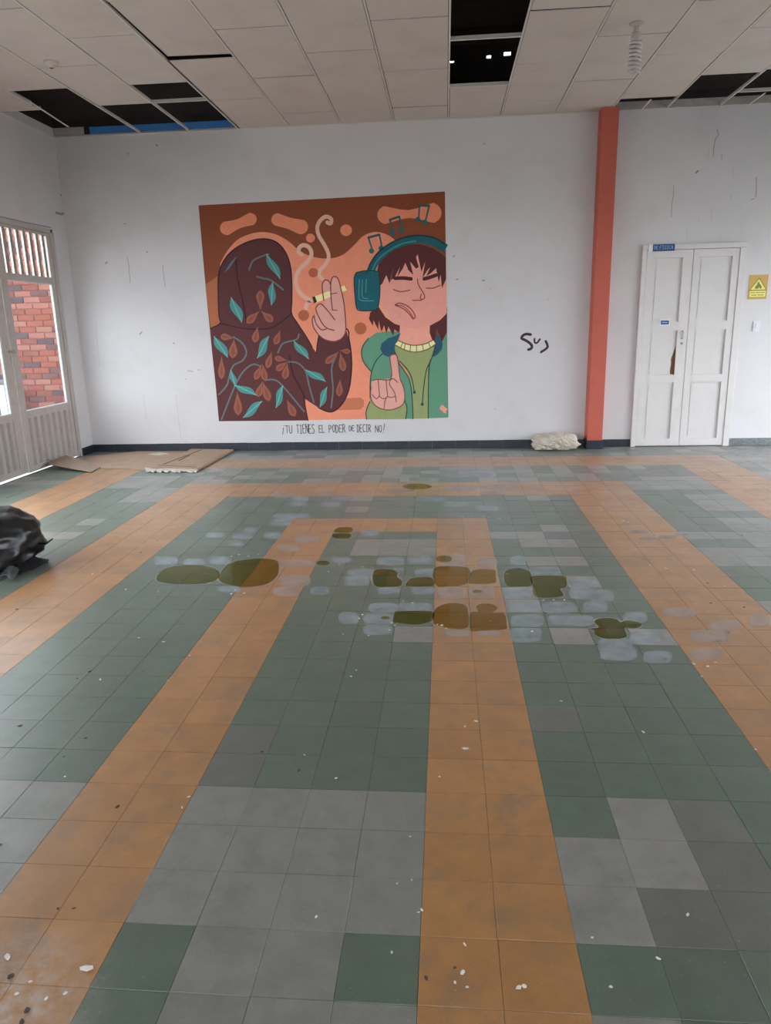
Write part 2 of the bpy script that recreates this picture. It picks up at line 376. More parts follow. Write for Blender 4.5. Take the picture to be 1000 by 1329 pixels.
# one tile: bevelled slab, top at z = 0, origin at its centre
h, g, bv = T/2, 0.0004, 0.0009
tv = []
for s, z in ((h-g, -0.006), (h-g, -0.0012), (h-g-bv, 0.0)):
    tv += [(-s,-s,z),(s,-s,z),(s,s,z),(-s,s,z)]
tf = [(8,9,10,11)] + [(a+o, (a+1)%4+o, (a+1)%4+4+o, a+4+o) for o in (0, 4) for a in range(4)]
tile_me = []
for k in range(5):
    me = bpy.data.meshes.new('tile'); me.from_pydata(tv, [], tf); me.update(); me.materials.append(TM[k]); tile_me.append(me)
area = []
for (c, r), k in cells.items():
    q = [proj((x*T, y*T, 0)) for x, y in ((c, r), (c+1, r), (c+1, r+1), (c, r+1))]
    a = 0
    if all(q):
        cxp = sum(p[0] for p in q)/4; cyp = sum(p[1] for p in q)/4
        if -30 < cxp < 1030 and cyp < 1350:
            a = abs(sum(q[i][0]*q[(i+1) % 4][1]-q[(i+1) % 4][0]*q[i][1] for i in range(4)))/2
    area.append((a, c, r, k))
area.sort(reverse=True)
bigv, bigf, bigm = [], [], []
for i, (a, c, r, k) in enumerate(area):
    cx, cyy = (c+0.5)*T, (r+0.5)*T
    dz = random.uniform(-0.0005, 0.0005); tx, ty = random.gauss(0, 0.0022), random.gauss(0, 0.0022)
    if i < 300:
        o = bpy.data.objects.new('tile', tile_me[k]); col.objects.link(o); o.parent = floor_base
        o.location = (cx, cyy, dz); o.rotation_euler = (tx, ty, 0)
    else:
        b = len(bigv)
        bigv += [(cx+x, cyy+y, z+dz+tx*y-ty*x) for x, y, z in tv]
        bigf += [tuple(b+j for j in f) for f in tf]; bigm += [k]*len(tf)
me = bpy.data.meshes.new('tile_field'); me.from_pydata(bigv, [], bigf); me.update()
me.polygons.foreach_set('material_index', bigm)
o = link('tile_field', me, TM, floor_base); o['kind'] = 'stuff'

# ---------------------------------------------------------------- walls
ZR = ZC+3.0                                 # side walls run up past the sloping roof
XR, YB = 5.7, -5.6
def struct(o, label): return tag(o, label, None, None, 'structure')
wb = MB().box(XL-0.25, YW, -0.12, XR+0.25, YW+0.2, ZC+0.25).build('wall_back', M['wall'])
struct(wb, 'white painted back wall with scuffs and drip marks')
def wall_with_holes(name, axis, pos, thick, a0, a1, z0, z1, holes, m):
    """wall slab along one axis with rectangular openings (a, a', z, z')"""
    As = sorted({a0, a1, *[q for hh in holes for q in hh[:2]]}); Zs = sorted({z0, z1, *[q for hh in holes for q in hh[2:]]})
    mb = MB()
    for i in range(len(As)-1):
        run = None
        for j in range(len(Zs)-1):
            am, zm = (As[i]+As[i+1])/2, (Zs[j]+Zs[j+1])/2
            solid = not any(hh[0] < am < hh[1] and hh[2] < zm < hh[3] for hh in holes)
            if solid:
                if axis == 'y': mb.box(pos, As[i], Zs[j], pos+thick, As[i+1], Zs[j+1])
                else: mb.box(As[i], pos, Zs[j], As[i+1], pos+thick, Zs[j+1])
    return mb.build(name, m)
GY0, GY1, GZ = 4.42, 6.74, 2.74             # gate opening in the left wall
wl = wall_with_holes('wall_left', 'y', XL-0.14, 0.14, YB, YW, -0.12, ZR, [(GY0, GY1, -0.12, GZ), (0.3, 4.2, 0.0, 2.70)], M['wall'])
struct(wl, 'white painted left wall beside the metal gate')
wr = wall_with_holes('wall_right', 'y', XR, 0.2, YB, YW, -0.12, ZR, [(-0.8, 2.4, 0.5, 2.5), (2.8, 6.8, 0.0, 2.5)], M['wall'])
struct(wr, 'white right wall with wide window openings')
wre = wall_with_holes('wall_rear', 'x', YB-0.2, 0.2, XL-0.14, XR+0.2, -0.12, ZR, [(-3.6, -0.6, 0.7, 2.5), (0.2, 3.4, 0.7, 2.5)], M['wall'])  # unseen openings added behind the camera, sized to brighten the near floor
struct(wre, 'white rear wall with unseen openings added for daylight')
fr = MB().box(C0*T-0.05, YB, -0.12, XR, R0*T, 0.0).box(C1*T, R0*T, -0.12, XR, YW, 0.0).build('floor', M['tile_green'])
struct(fr, 'plain green floor border behind the tiled pattern')
yard = MB().box(-40, -40, -0.5, 40, 40, -0.13).build('yard_ground', M['yard']); struct(yard, 'pale concrete yard outside the hall')

# low roof resting on the back wall, rising towards the viewer, with three small holes
RZ0, RSL = ZC+0.17, 0.20
def roof_z(y): return RZ0+RSL*(YW-y)
holes = []
for px, py, rx, ry in ((658, 70.5, 0.034, 0.036), (634, 74.5, 0.022, 0.030), (586, 81, 0.020, 0.020)):
    d = ray(px, py); t = (RZ0+RSL*(YW-CAM.y)-CAM.z)/(d.z+RSL*d.y); p = CAM+d*t; holes.append((p.x-rx, p.x+rx, p.y-ry, p.y+ry))
xs = sorted({XL-0.14, XR+0.2, *[q for hh in holes for q in hh[:2]]}); ys = sorted({YB-0.2, YW+0.2, *[q for hh in holes for q in hh[2:]]})
mb = MB()
for i in range(len(xs)-1):
    for j in range(len(ys)-1):
        xm, ym = (xs[i]+xs[i+1])/2, (ys[j]+ys[j+1])/2
        if any(hh[0] < xm < hh[1] and hh[2] < ym < hh[3] for hh in holes): continue
        b = len(mb.v)
        for dz in (0, 0.01): mb.v += [(x, y, roof_z(y)+dz) for x, y in ((xs[i], ys[j]), (xs[i+1], ys[j]), (xs[i+1], ys[j+1]), (xs[i], ys[j+1]))]
        mb.f += [tuple(b+k for k in q) for q in ((0,3,2,1),(4,5,6,7),(0,1,5,4),(1,2,6,5),(2,3,7,6),(3,0,4,7))]
struct(mb.build('roof', M['dark']), 'dark roof sheeting above the broken ceiling with small holes')
for yy in (3.2, 4.5, 5.7):
    tag(MB().box(XL, yy, roof_z(yy)-0.12, XR, yy+0.06, roof_z(yy+0.06)).build('roof_beam', M['dark']), 'dark roof beam above the missing ceiling panels', 'beam', 'roof beams above the ceiling')
# what the wall shows above the ceiling line
tag(MB().box(-4.15, YW-0.012, ZC+0.02, -2.2, YW+0.01, ZC+0.095).build('trim_1', M['blue_band']), 'blue painted band high on the wall inside the ceiling gap', None, None, 'structure')
tag(MB().box(XL, YW-0.014, ZC+0.02, -4.22, YW+0.01, ZC+0.10).build('trim_2', M['rawplaster']), 'bare plaster block beside the blue band', None, None, 'structure')
MB().box(XL, YW-0.008, ZC+0.02, XR, YW+0.002, ZC+0.25).build('void_shade_back', M['dark']).name  # dark sheet: shade of the roof void put into its colour
tag(bpy.data.objects['void_shade_back'], 'dark sheet painting in shade on the back wall above the ceiling', None, None, 'structure')
tag(MB().box(1.99, YW-0.012, ZC+0.005, XR, YW+0.01, ZC+0.085).build('trim_3', M['rawplaster']), 'unpainted plaster strip above the door wall', None, None, 'structure')
tag(MB().box(XL, YB, ZC+0.10, XL+0.012, YW, ZR).build('void_shade_left', M['dark']), 'dark sheet painting in shade on the left wall above the ceiling', None, None, 'structure')  # dark colour here stands in for shade on the left wall top

# ---------------------------------------------------------------- ceiling: staggered boards 0.6 x 1.2 m on thin bars
ceil = MB().box(XL, YB, ZC+0.004, XR, -0.6, ZC+0.016).build('ceiling', M['ceil'])
struct(ceil, 'suspended ceiling of large cream boards with missing pieces')
LX = [-4.604, -4.14, -3.53, -2.94, -2.35, -1.74, -1.13, -0.51, 0.11, 0.705, 1.32, 1.93, 2.54, 3.12, 3.73, 4.34, 4.95, 5.56, XR]
even = [-0.6, 0.62, 1.80, 2.98, 4.165, 5.34, 6.52, YW]; odd = [-0.6, 0.03, 1.21, 2.40, 3.58, 4.765, 5.935, YW]
#  missing from y to y' for a column index
gone = {0: (5.93, YW), 1: (5.33, YW), 2: (5.93, YW), 3: (5.33, YW), 8: (3.4, 5.90), 11: (6.60, YW), 12: (5.92, YW), 13: (5.86, YW), 14: (6.3, YW)}
pm = {}
for i in range(len(LX)-1):
    ys = list(odd if i % 2 == 0 else even)
    if i == 8: ys = [-0.6, 1.05, 2.25, 3.4, 5.90, YW]
    if i == 11: ys = [-0.6, 0.62, 1.80, 2.98, 4.165, 5.30, 6.60, YW]
    if i == 13: ys = [-0.6, 0.62, 1.8, 2.98, 4.1, 4.68, 5.86, YW]
    for j in range(len(ys)-1):
        y0, y1 = ys[j], ys[j+1]
        if i in gone and (y0+y1)/2 > gone[i][0] and (y0+y1)/2 < gone[i][1]: continue
        x0, x1 = LX[i]+0.0125, LX[i+1]-0.0125
        if i == 4: x0 += 0.018
        wdx, wdy = (x1-x0)/2, (y1-y0)/2-0.009
        key = (round(wdx, 3), round(wdy, 3))
        if key not in pm:
            mb = MB().box(-wdx, -wdy, 0, wdx, wdy, 0.006); pm[key] = mb.mesh('ceiling_panel'); pm[key].materials.append(M['ceil'])
        o = bpy.data.objects.new('ceiling_panel', pm[key]); col.objects.link(o); o.parent = ceil
        o.location = ((x0+x1)/2, (y0+y1)/2, ZC+random.uniform(0.0, 0.004)); o.rotation_euler = (random.gauss(0, 0.002), random.gauss(0, 0.003), 0)
        if i == 4 and abs(y1-4.765) < 0.01: o.rotation_euler = (0.018, 0.012, 0.006); o.location.z += 0.014; o.location.y -= 0.012
for i in range(1, len(LX)-1):
    MB().box(LX[i]-0.008, -0.6, ZC-0.001, LX[i]+0.008, YW if i != 1 else 5.75, ZC+0.0).box(LX[i]-0.002, -0.6, ZC, LX[i]+0.002, YW if i != 1 else 5.75, ZC+0.03).build('ceiling_bar', M['bar'], ceil)
for x0, x1, y in ((-2.94, -2.35, 5.91), (0.11, 0.705, 4.66), (0.11, 0.705, 5.90), (3.12, 3.73, 6.55), (-4.6, -4.14, 5.93)):
    MB().box(x0, y-0.012, ZC-0.002, x1, y+0.012, ZC+0.002).box(x0, y-0.002, ZC, x1, y+0.002, ZC+0.03).build('ceiling_bar', M['bar'], ceil)
MB().box(-0.011, -0.35, -0.0015, 0.011, 0.35, 0.0015).build('ceiling_bar', M['bar'], ceil).matrix_world = Matrix.Translation((-4.10, 6.02, ZC-0.03)) @ Matrix.Rotation(-0.05, 4, 'Z') @ Matrix.Rotation(-0.10, 4, 'X')
for (x, y, l) in ((2.27, 6.66, 0.20), (3.43, 6.62, 0.30)):
    MB().box(x-0.010, y, ZC-0.003, x+0.010, YW, ZC+0.0).build('ceiling_bar', M['bar'], ceil)
MB().box(XL, YW-0.02, ZC-0.004, 1.8, YW, ZC).build('ceiling_bar', M['bar'], ceil)
MB().box(XL, 0, ZC-0.004, XL+0.02, YW, ZC).build('ceiling_bar', M['bar'], ceil)

# ---------------------------------------------------------------- baseboards
BH = 0.098
bb = empty('baseboard_back', (0, YW, 0)); struct(bb, 'shiny dark navy baseboard along the mural wall')
x = XL
while x < 1.80-0.01:
    x1 = min(x+0.30, 1.80); o = MB().box(x+0.0008, YW-0.014, 0, x1-0.0008, YW, BH+random.uniform(-0.002, 0.002)).build('baseboard_tile', M['navy'], None, bevel=0.002); o.parent = bb; o.matrix_parent_inverse = Matrix.Translation((0, -YW, 0)); x = x1
bl = MB().box(XL, GY1+0.0, 0, XL+0.014, YW-0.014, BH).build('baseboard_left', M['navy']); struct(bl, 'dark navy baseboard in the corner beside the gate')
br = MB().box(1.99, YW-0.014, 0, 2.365, YW, BH*0.92).build('baseboard_right', M['navy']); struct(br, 'dark baseboard between the orange column and the door')
br2 = MB().box(3.56, YW-0.014, 0, XR, YW, BH*0.9).build('baseboard_far_right', M['speckle']); struct(br2, 'speckled grey baseboard right of the door')

# ================================================================== COLUMN
cl = empty('column', (1.89, 6.95, 0)); tag(cl, 'orange-red painted square column with dark plinth beside the door wall', 'column')
def under(o, parent):
    o.parent = parent; o.matrix_parent_inverse = Matrix.Translation(-Vector(parent.location)); return o
CX0, CX1, CY0 = 1.800, 1.985, 6.855
under(MB().box(CX0, CY0, BH+0.01, CX1, YW, ZC).build('shaft', M['column'], bevel=0.006), cl)
under(MB().box(CX0-0.006, CY0-0.006, 0, CX1+0.006, YW, BH+0.012).build('plinth', M['navy'], bevel=0.003), cl)

# ================================================================== DOOR
dr = empty('door_1', (2.94, YW, 0)); struct(dr, 'white double door with six recessed panels and chipped paint')
DX0, DX1, DZ = 2.365, 3.545, 2.375
o = MB().box(DX0, YW-0.05, 0, DX0+0.055, YW+0.0, DZ-0.06).box(DX1-0.075, YW-0.05, 0, DX1, YW, DZ-0.06).box(DX0, YW-0.05, DZ-0.06, DX1, YW, DZ).build('door_frame', M['door'], bevel=0.004); under(o, dr)
under(MB().box(DX0+0.05, YW-0.003, 0, DX1-0.07, YW+0.0, DZ-0.05).build('door_recess', M['wood']), dr)
def leaf(x0, x1, stl, str_):
    zt, zb = DZ-0.065, 0.012
    ya, yb = YW-0.040, YW-0.003
    cuts = [(0.10, 0.785), (0.875, 1.40), (1.50, 2.225)]
    mb = MB().box(x0, ya, zb, x0+stl, yb, zt).box(x1-str_, ya, zb, x1, yb, zt)
    zz = [zb]+[q for c in cuts for q in c]+[zt]
    for k in range(0, len(zz), 2): mb.box(x0+stl, ya, zz[k], x1-str_, yb, zz[k+1])
    lf = under(mb.build('door_leaf', M['door']), dr)
    for a, b in cuts:
        p = MB().box(x0+stl+0.001, ya+0.024, a, x1-str_-0.001, yb-0.001, b)
        p.box(x0+stl+0.03, ya+0.019, a+0.03, x1-str_-0.03, yb-0.001, b-0.03)
        # thin raised moulding lip round the panel
        q = p.build('door_panel', M['door']); q.parent = lf
    return lf
xm = WL(889, 450).x
lfL = leaf(DX0+0.058, xm-0.003, 0.085, 0.115)
lfR = leaf(xm+0.003, DX1-0.078, 0.065, 0.075)
ybp = YW-0.040
hx = xm-0.118
pts = [(hx+0.002, 1.235), (hx-0.022, 1.15), (hx-0.048, 1.06), (hx-0.042, 1.0), (hx-0.05, 0.93), (hx-0.046, 0.885), (hx+0.002, 0.88)]
o = wall_poly('bare_wood_gash', pts, M['wood'], lfL, 0, y=ybp+0.019); tag(o, 'long brown gash of bare wood')
lk = MB().box(xm-0.075, ybp-0.004, 1.30, xm-0.045, ybp, 1.40).build('lock_plate', M['door'], bevel=0.002); lk.parent = lfL
kb = MB().lathe([(0.012, 0), (0.014, 0.006), (0.008, 0.012)], (0, 0, 0), 14).build('key_cylinder', M['steel']); kb.parent = lfL; kb.matrix_world = Matrix.Translation((xm-0.06, ybp-0.0002, 1.245)) @ Matrix.Rotation(math.radians(90), 4, 'X')
hd = MB().tube([(xm-0.06, ybp-0.003, 1.39), (xm-0.06, ybp-0.03, 1.375), (xm-0.06, ybp-0.03, 1.315), (xm-0.06, ybp-0.003, 1.30)], 0.006).build('door_handle', M['steel']); hd.parent = lfL

# ---------------------------------------------------------------- signs by the door
def wbox(px0, py0, px1, py1):
    a, b = WL(px0, py0), WL(px1, py1); return a.x, b.x, b.z, a.z
STROKES = {  # letters as strokes on a 0..1 x 0..1 cell
 'T': [[(0,1),(1,1)],[(.5,1),(.5,0)]], 'U': [[(0,1),(0.02,.25),(.3,0),(.7,0),(.95,.25),(1,1)]], 'I': [[(.5,1),(.5,0)],[(.15,1),(.85,1)],[(.15,0),(.85,0)]],
 'E': [[(1,1),(0,1),(0,0),(1,0)],[(0,.52),(.75,.54)]], 'N': [[(0,0),(0,1),(1,0),(1,1)]], 'S': [[(.95,.9),(.5,1),(.1,.85),(.1,.65),(.85,.4),(.9,.15),(.5,0),(0,.1)]],
 'L': [[(0,1),(0,0),(1,0)]], 'P': [[(0,0),(0,1),(.6,1),(.95,.78),(.6,.5),(0,.48)]], 'O': [[(.5,1),(.1,.8),(.02,.35),(.4,0),(.85,.15),(1,.6),(.85,.92),(.5,1)]],
 'D': [[(0,0),(0,1),(.55,.92),(.95,.6),(.85,.2),(.4,0),(0,0)]], 'R': [[(0,0),(0,1),(.6,1),(.9,.76),(.55,.52),(0,.48)],[(.4,.5),(1,0)]],
 'C': [[(1,.9),(.55,1),(.1,.75),(.02,.35),(.35,0),(1,.08)]], '!': [[(.75,1.15),(.35,.25)],[(.22,.0),(.18,-.06)]], '¡': [[(.8,.95),(.75,1.02)],[(.62,.72),(.15,-.15)]],
 'F': [[(0,0),(0,1),(1,1)],[(0,.52),(.7,.52)]], 'A': [[(0,0),(.5,1),(1,0)],[(.2,.4),(.8,.4)]], 'Q': [[(.5,1),(.05,.7),(.05,.3),(.5,0),(.95,.3),(.95,.7),(.5,1)],[(.6,.3),(1,-.05)]], 'M': [[(0,0),(0,1),(.5,.4),(1,1),(1,0)]],
}
def text_strokes(txt, x0, z0, x1, z1, wd, gap=0.35, sp=0.8):
    n = sum((sp if ch == ' ' else 1+gap) for ch in txt)-gap; cw = (x1-x0)/n; x = x0; out = []; H = z1-z0
    for ch in txt:
        if ch == ' ': x += sp*cw; continue
        jz = random.uniform(-0.03, 0.05)*H; jh = H*random.uniform(0.93, 1.1)
        for st in STROKES[ch]:
            q = [(x+px*cw, z0+jz+pz*jh) for px, pz in st]
            out += [([a_, b_], wd) for a_, b_ in zip(q, q[1:])]
        x += (1+gap)*cw
    return out
x0, x1, z0, z1 = wbox(840, 319.5, 873, 326)
sg = empty('door_sign', (x0, YW-0.05, z0)); tag(sg, 'narrow blue and white name sign on top of the door frame', 'sign')
under(MB().box(x0, YW-0.056, z0, x1, YW-0.049, z1+0.012).build('sign_plate', M['sign_blue']), sg)
under(MB().box(x0-0.001, YW-0.0572, z0-0.001, x0+0.045, YW-0.0558, z1+0.013).build('white_end', M['sign_white']), sg)
o = wall_strokes('lettering', text_strokes('DE FISICA', x0+0.06, z0+0.022, x1-0.02, z1-0.006, 0.006), M['sign_ink_pale'], None, 0, y=YW-0.0557); under(o, sg)
x0, x1, z0, z1 = wbox(856, 416, 866, 421)
ps = empty('door_plate', (x0, ybp, z0)); tag(ps, 'tiny blue plate stuck on the door rail above the broken panel', 'sign')
under(MB().box(x0-0.012, ybp-0.0015, z0-0.012, x1+0.012, ybp+0.0005, z1+0.012).build('white_backing', M['sign_white']), ps)
under(MB().box(x0, ybp-0.003, z0, x1, ybp-0.001, z1).build('sign_plate', M['sign_blue']), ps)
under(wall_strokes('lettering', [([(x0+0.02, (z0+z1)/2), (x1-0.02, (z0+z1)/2)], 0.012)], M['sign_ink_pale'], None, 0, y=ybp-0.0027), ps)
x0, x1, z0, z1 = wbox(972.5, 357, 993.5, 388)
ys_ = empty('flame_warning_sign', (x0, YW, z0)); tag(ys_, 'yellow flammable warning sign with a flame triangle right of the door', 'sign')
under(MB().box(x0, YW-0.006, z0, x1, YW+0.001, z1).build('sign_plate', M['sign_ochre']), ys_)
ysf = YW-0.006; sw, sh = x1-x0, z1-z0
def sp(u, v): return (x0+u*sw, z0+v*sh)
under(wall_poly('triangle_border', [sp(.02,.36), sp(.98,.36), sp(.52,.90)], M['sign_olive'], None, 0, y=ysf), ys_)
under(wall_poly('triangle', [sp(.09,.39), sp(.91,.39), sp(.52,.83)], M['sign_yellow'], None, 1, y=ysf), ys_)
under(wall_poly('flame', [sp(.34,.43), sp(.33,.52), sp(.42,.58), sp(.44,.66), sp(.52,.74), sp(.56,.64), sp(.66,.56), sp(.70,.46), sp(.66,.43), sp(.60,.43), sp(.56,.50), sp(.52,.44), sp(.44,.43)], M['sign_olive'], None, 2, y=ysf), ys_)
under(wall_poly('text_panel', [sp(.08,.10), sp(.92,.10), sp(.92,.34), sp(.08,.34)], M['sign_yellow'], None, 0, y=ysf), ys_)
under(wall_strokes('lettering', [([sp(a, v), sp(b, v)], 0.009) for a, b, v in ((.14,.34,.27), (.40,.62,.27), (.68,.86,.27), (.18,.44,.17), (.52,.82,.17))], M['sign_olive'], None, 1, y=ysf), ys_)
x0, x1, z0, z1 = wbox(977, 416, 985, 430)
lsw = empty('light_switch', (x0, YW, z0)); tag(lsw, 'white plastic light switch below the yellow sign', 'switch')
under(MB().box(x0, YW-0.012, z0, x1, YW+0.001, z1).build('switch_plate', M['switch'], bevel=0.003), lsw)
under(MB().box(x0+0.025, YW-0.017, z0+0.035, x1-0.022, YW-0.011, z1-0.035).build('rocker', M['switch'], bevel=0.002), lsw)

# ================================================================== GATE in the left wall
gt = empty('metal_gate', (XL, 5.56, 0)); tag(gt, 'cream metal double gate with slats, glass and corrugated lower panels', 'gate')
xo, xi = XL-0.075, XL-0.035                 # outer and inner faces of the leaves
def gb(y0, z0, y1, z1, dx=0.0): return (xo-dx, y0, z0, xi+dx, y1, z1)
o = MB().box(XL-0.10, GY0, 0, XL-0.02, GY0+0.045, GZ).box(XL-0.10, GY1-0.045, 0, XL-0.02, GY1, GZ).box(XL-0.10, GY0, GZ-0.045, XL-0.02, GY1, GZ).build('gate_frame', M['gate'], bevel=0.003); under(o, gt)
def gate_leaf(y0, y1, zb, wy0, wy1, wz0, wz1):
    zt = GZ-0.05
    mb = MB().box(xo, y0, zb, xi, wy0, zt).box(xo, wy1, zb, xi, y1, zt)
    for a, b in ((zb, zb+0.07), (wz0-0.08, wz0), (wz1, wz1+0.075), (zt-0.03, zt)): mb.box(xo+0.001, wy0, a, xi-0.001, wy1, b)
    lf = under(mb.build('gate_leaf', M['gate'], bevel=0.003), gt)
    # upper slats: each a bent vertical strip
    n = 7; a0, a1 = wy0, wy1
    for i in range(n):
        yy = a0+(i+0.5)*(a1-a0)/n; sw_ = (a1-a0)/n*0.42
        s = MB(); b = 0
        prof = [(-sw_/2, 0.012), (-sw_/2+0.006, -0.012), (sw_/2-0.006, -0.012), (sw_/2, 0.012)]
        for z in (wz1+0.07, zt-0.028):
            for dy, dx in prof: s.v.append(((xo+xi)/2+dx, yy+dy, z))
            for dy, dx in reversed(prof): s.v.append(((xo+xi)/2+dx+0.002, yy+dy, z))
        for k in range(8): s.f.append((k, (k+1) % 8, 8+(k+1) % 8, 8+k))
        s.f.append(tuple(reversed(range(8)))); s.f.append(tuple(range(8, 16)))
        s.build('slat', M['gate'], lf)
    # corrugated lower sheet
    s = MB(); zz = (zb+0.065, wz0-0.075); n = 7; pr = []
    stp = (wy1-wy0)/n
    for i in range(n):
        yb_ = wy0+i*stp; pr += [(yb_, 0.016), (yb_+stp*0.34, 0.016), (yb_+stp*0.44, -0.018), (yb_+stp*0.90, -0.018)]
    pr.append((wy1, 0.008))
    for z in zz:
        for yy, dx in pr: s.v.append(((xo+xi)/2-dx, yy, z))
    m_ = len(pr)
    for i in range(m_-1): s.f.append((i, i+1, m_+i+1, m_+i))
    q = s.build('corrugated_panel', M['gate'], lf); sm = q.modifiers.new('thick', 'SOLIDIFY'); sm.thickness = 0.002
    p = MB().box(xo+0.016, wy0-0.004, wz0-0.004, xo+0.020, wy1+0.004, wz1+0.004).build('glass_pane', M['glass'], lf)
    bd = MB()
    for a in ((wy0, wz0, wy0+0.012, wz1), (wy1-0.012, wz0, wy1, wz1), (wy0, wz0, wy1, wz0+0.012), (wy0, wz1-0.012, wy1, wz1)): bd.box(xo+0.02, a[0], a[1], xo+0.032, a[2], a[3])
    bd.build('glazing_bead', M['whitewall'], lf)
    return lf
lR = gate_leaf(5.568, 6.690, 0.012, 5.69, 6.615, 0.695, 2.115)
lL = gate_leaf(4.470, 5.552, 0.022, 4.59, 5.405, 0.695, 2.115)
lt = MB().tube([(xi, 5.50, 1.36), (xi+0.035, 5.50, 1.36), (xi+0.045, 5.55, 1.355)], 0.010).lathe([(0.001, -0.02), (0.018, -0.012), (0.018, 0.012), (0.001, 0.02)], (xi+0.04, 5.535, 1.36), 12).build('latch_knob', M['steel']); lt.parent = lL
MB().box(xi-0.01, 5.48, 1.25, xi+0.006, 5.53, 1.45).build('lock_box', M['gate'], lL, bevel=0.002)

# ---------------------------------------------------------------- outside: brick facade, parapet, railing
YBK = 7.95
bw = MB().box(-6.45, YBK+0.012, -0.4, XL-0.2, YBK+0.25, 3.7).build('brick_wall', M['mortar']); tag(bw, 'red brick facade seen outside through the gate glass', 'wall')
bme = []
for k in range(5):
    mb = MB(); hx_, hz_ = 0.116, 0.0355
    for s, yv in ((1.0, 0.03), (1.0, 0.004), (0.965, 0.0)):
        e = 0.004 if s < 1 else 0
        mb.v += [(-hx_+e, yv, -hz_+e), (hx_-e, yv, -hz_+e), (hx_-e, yv, hz_-e), (-hx_+e, yv, hz_-e)]
    mb.f = [(8,9,10,11)] + [(a+o_, (a+1)%4+o_, (a+1)%4+4+o_, a+4+o_) for o_ in (0, 4) for a in range(4)]
    me = mb.mesh('brick'); me.materials.append(M['brick%d' % k]); bme.append(me)
rb = random.Random(3); bs = []
for r in range(50):
    for c in range(-40, -19):
        x = c*0.242+(0.121 if r % 2 else 0); z = r*0.081-0.35
        if x < -6.33 or x > XL-0.32: continue
        k = rb.choice((0, 0, 1, 1, 2, 3, 3, 4)); q = proj((x, YBK, z))
        vis = 0
        # seen through a pane or between the slats of either leaf?
        d = Vector((x, YBK, z))-CAM; t = (XL-CAM.x)/d.x; hit = CAM+d*t
        if 4.55 < hit.y < 6.72 and 0.62 < hit.z < 2.72 and q and q[0] > -12: vis = 1
        bs.append((-vis, (x, YBK+rb.uniform(-0.002, 0.002), z), k))
bs.sort(key=lambda q: q[0])
sv, sf, smi = [], [], []
for i, (v_, p, k) in enumerate(bs):
    if v_ and i < 300:
        o = bpy.data.objects.new('brick', bme[k]); col.objects.link(o); o.parent = bw; o.location = p
    else:
        b = len(sv); sv += [(p[0]+q.co.x, p[1]+q.co.y, p[2]+q.co.z) for q in bme[k].vertices]
        sf += [tuple(b+j for j in f.vertices) for f in bme[k].polygons]; smi += [k]*len(bme[k].polygons)
me = bpy.data.meshes.new('brick_courses'); me.from_pydata(sv, [], sf); me.update(); me.polygons.foreach_set('material_index', smi)
o = link('brick_courses', me, [M['brick%d' % k] for k in range(5)], bw); o['kind'] = 'stuff'
tag(MB().box(-8.2, 7.70, -0.14, -6.0, 7.82, 0.84).build('parapet', M['whitewall']), 'low white parapet outside in front of the brick facade', 'parapet')
rl = empty('railing', (-6.6, 7.5, 0)); tag(rl, 'dark blue-grey metal railing outside by the white parapet', 'railing')
under(MB().box(-8.2, 7.48, 0.90, -5.88, 7.52, 0.94).build('top_rail', M['railing']), rl)
under(MB().box(-8.2, 7.485, 0.10, -5.88, 7.515, 0.13).build('bottom_rail', M['railing']), rl)
x = -8.2
while x < -5.86:
    under(MB().box(x-0.010, 7.49, -0.13 if abs(x+5.9) < 0.08 or x < -8.15 else 0.12, x+0.010, 7.51, 0.91).build('baluster', M['railing']), rl); x += 0.13

# ================================================================== MURAL (flat paint on the back wall)
def MM(x, y):                               # tracing coordinates of the mural -> wall metres (x, z)
    p = WL(250+0.34*x, 240+0.34*y); return (p.x, p.z)
def Z5(x, y): return MM((200+0.14*x)/0.34, (10+0.14*y)/0.34)
def Z7(x, y): return MM((200+0.14*x)/0.34, (150+0.14*y)/0.34)
PX = (MM(600, 500)[0]-MM(500, 500)[0])/100  # metres per tracing unit
mu = empty('mural', (MM(500, 890)[0], YW, MM(500, 890)[1])); tag(mu, 'painted wall mural of a hooded smoker and a teen wearing headphones', 'mural')
def mp(name, pts, c, layer, parent=None, f=MM, smooth=0, k=1.5):
    pts = catmull(pts, smooth) if smooth else pts
    o = wall_poly(name, [f(*p) for p in pts], pm_(c, k), None, layer)
    return attach(o, parent)
def attach(o, parent):
    if parent is None: under(o, mu)
    else: o.parent = parent; o.matrix_parent_inverse = parent.matrix_parent_inverse.copy(); o.parent = parent; o.matrix_parent_inverse = Matrix.Translation(-Vector(mu.location)) if parent is mu else Matrix.Identity(4)
    if parent is not None and parent is not mu:
        # keep world position: undo the parent's own offset (its vertices are already in world space)
        o.matrix_parent_inverse = Matrix.Identity(4)
    return o
_pm = {}
def pm_(c, k=1.5):
    if (c, k) not in _pm: _pm[c, k] = paint(c, k)
    return _pm[c, k]
def ms(name, strokes, c, layer, parent=None, f=MM, smooth=5, k=1.5, caps=(True, True)):
    out = []
    for pts, wd in strokes:
        pts = catmull(pts, smooth, closed=False) if smooth and len(pts) > 2 else pts
        out.append(([f(*p) for p in pts], wd*PX))
    return attach(wall_strokes(name, out, pm_(c, k), None, layer, caps=caps), parent)
def circ(cx, cy_, r, n=20, sx=1.0): return [(cx+r*sx*math.cos(2*math.pi*i/n), cy_+r*math.sin(2*math.pi*i/n)) for i in range(n)]
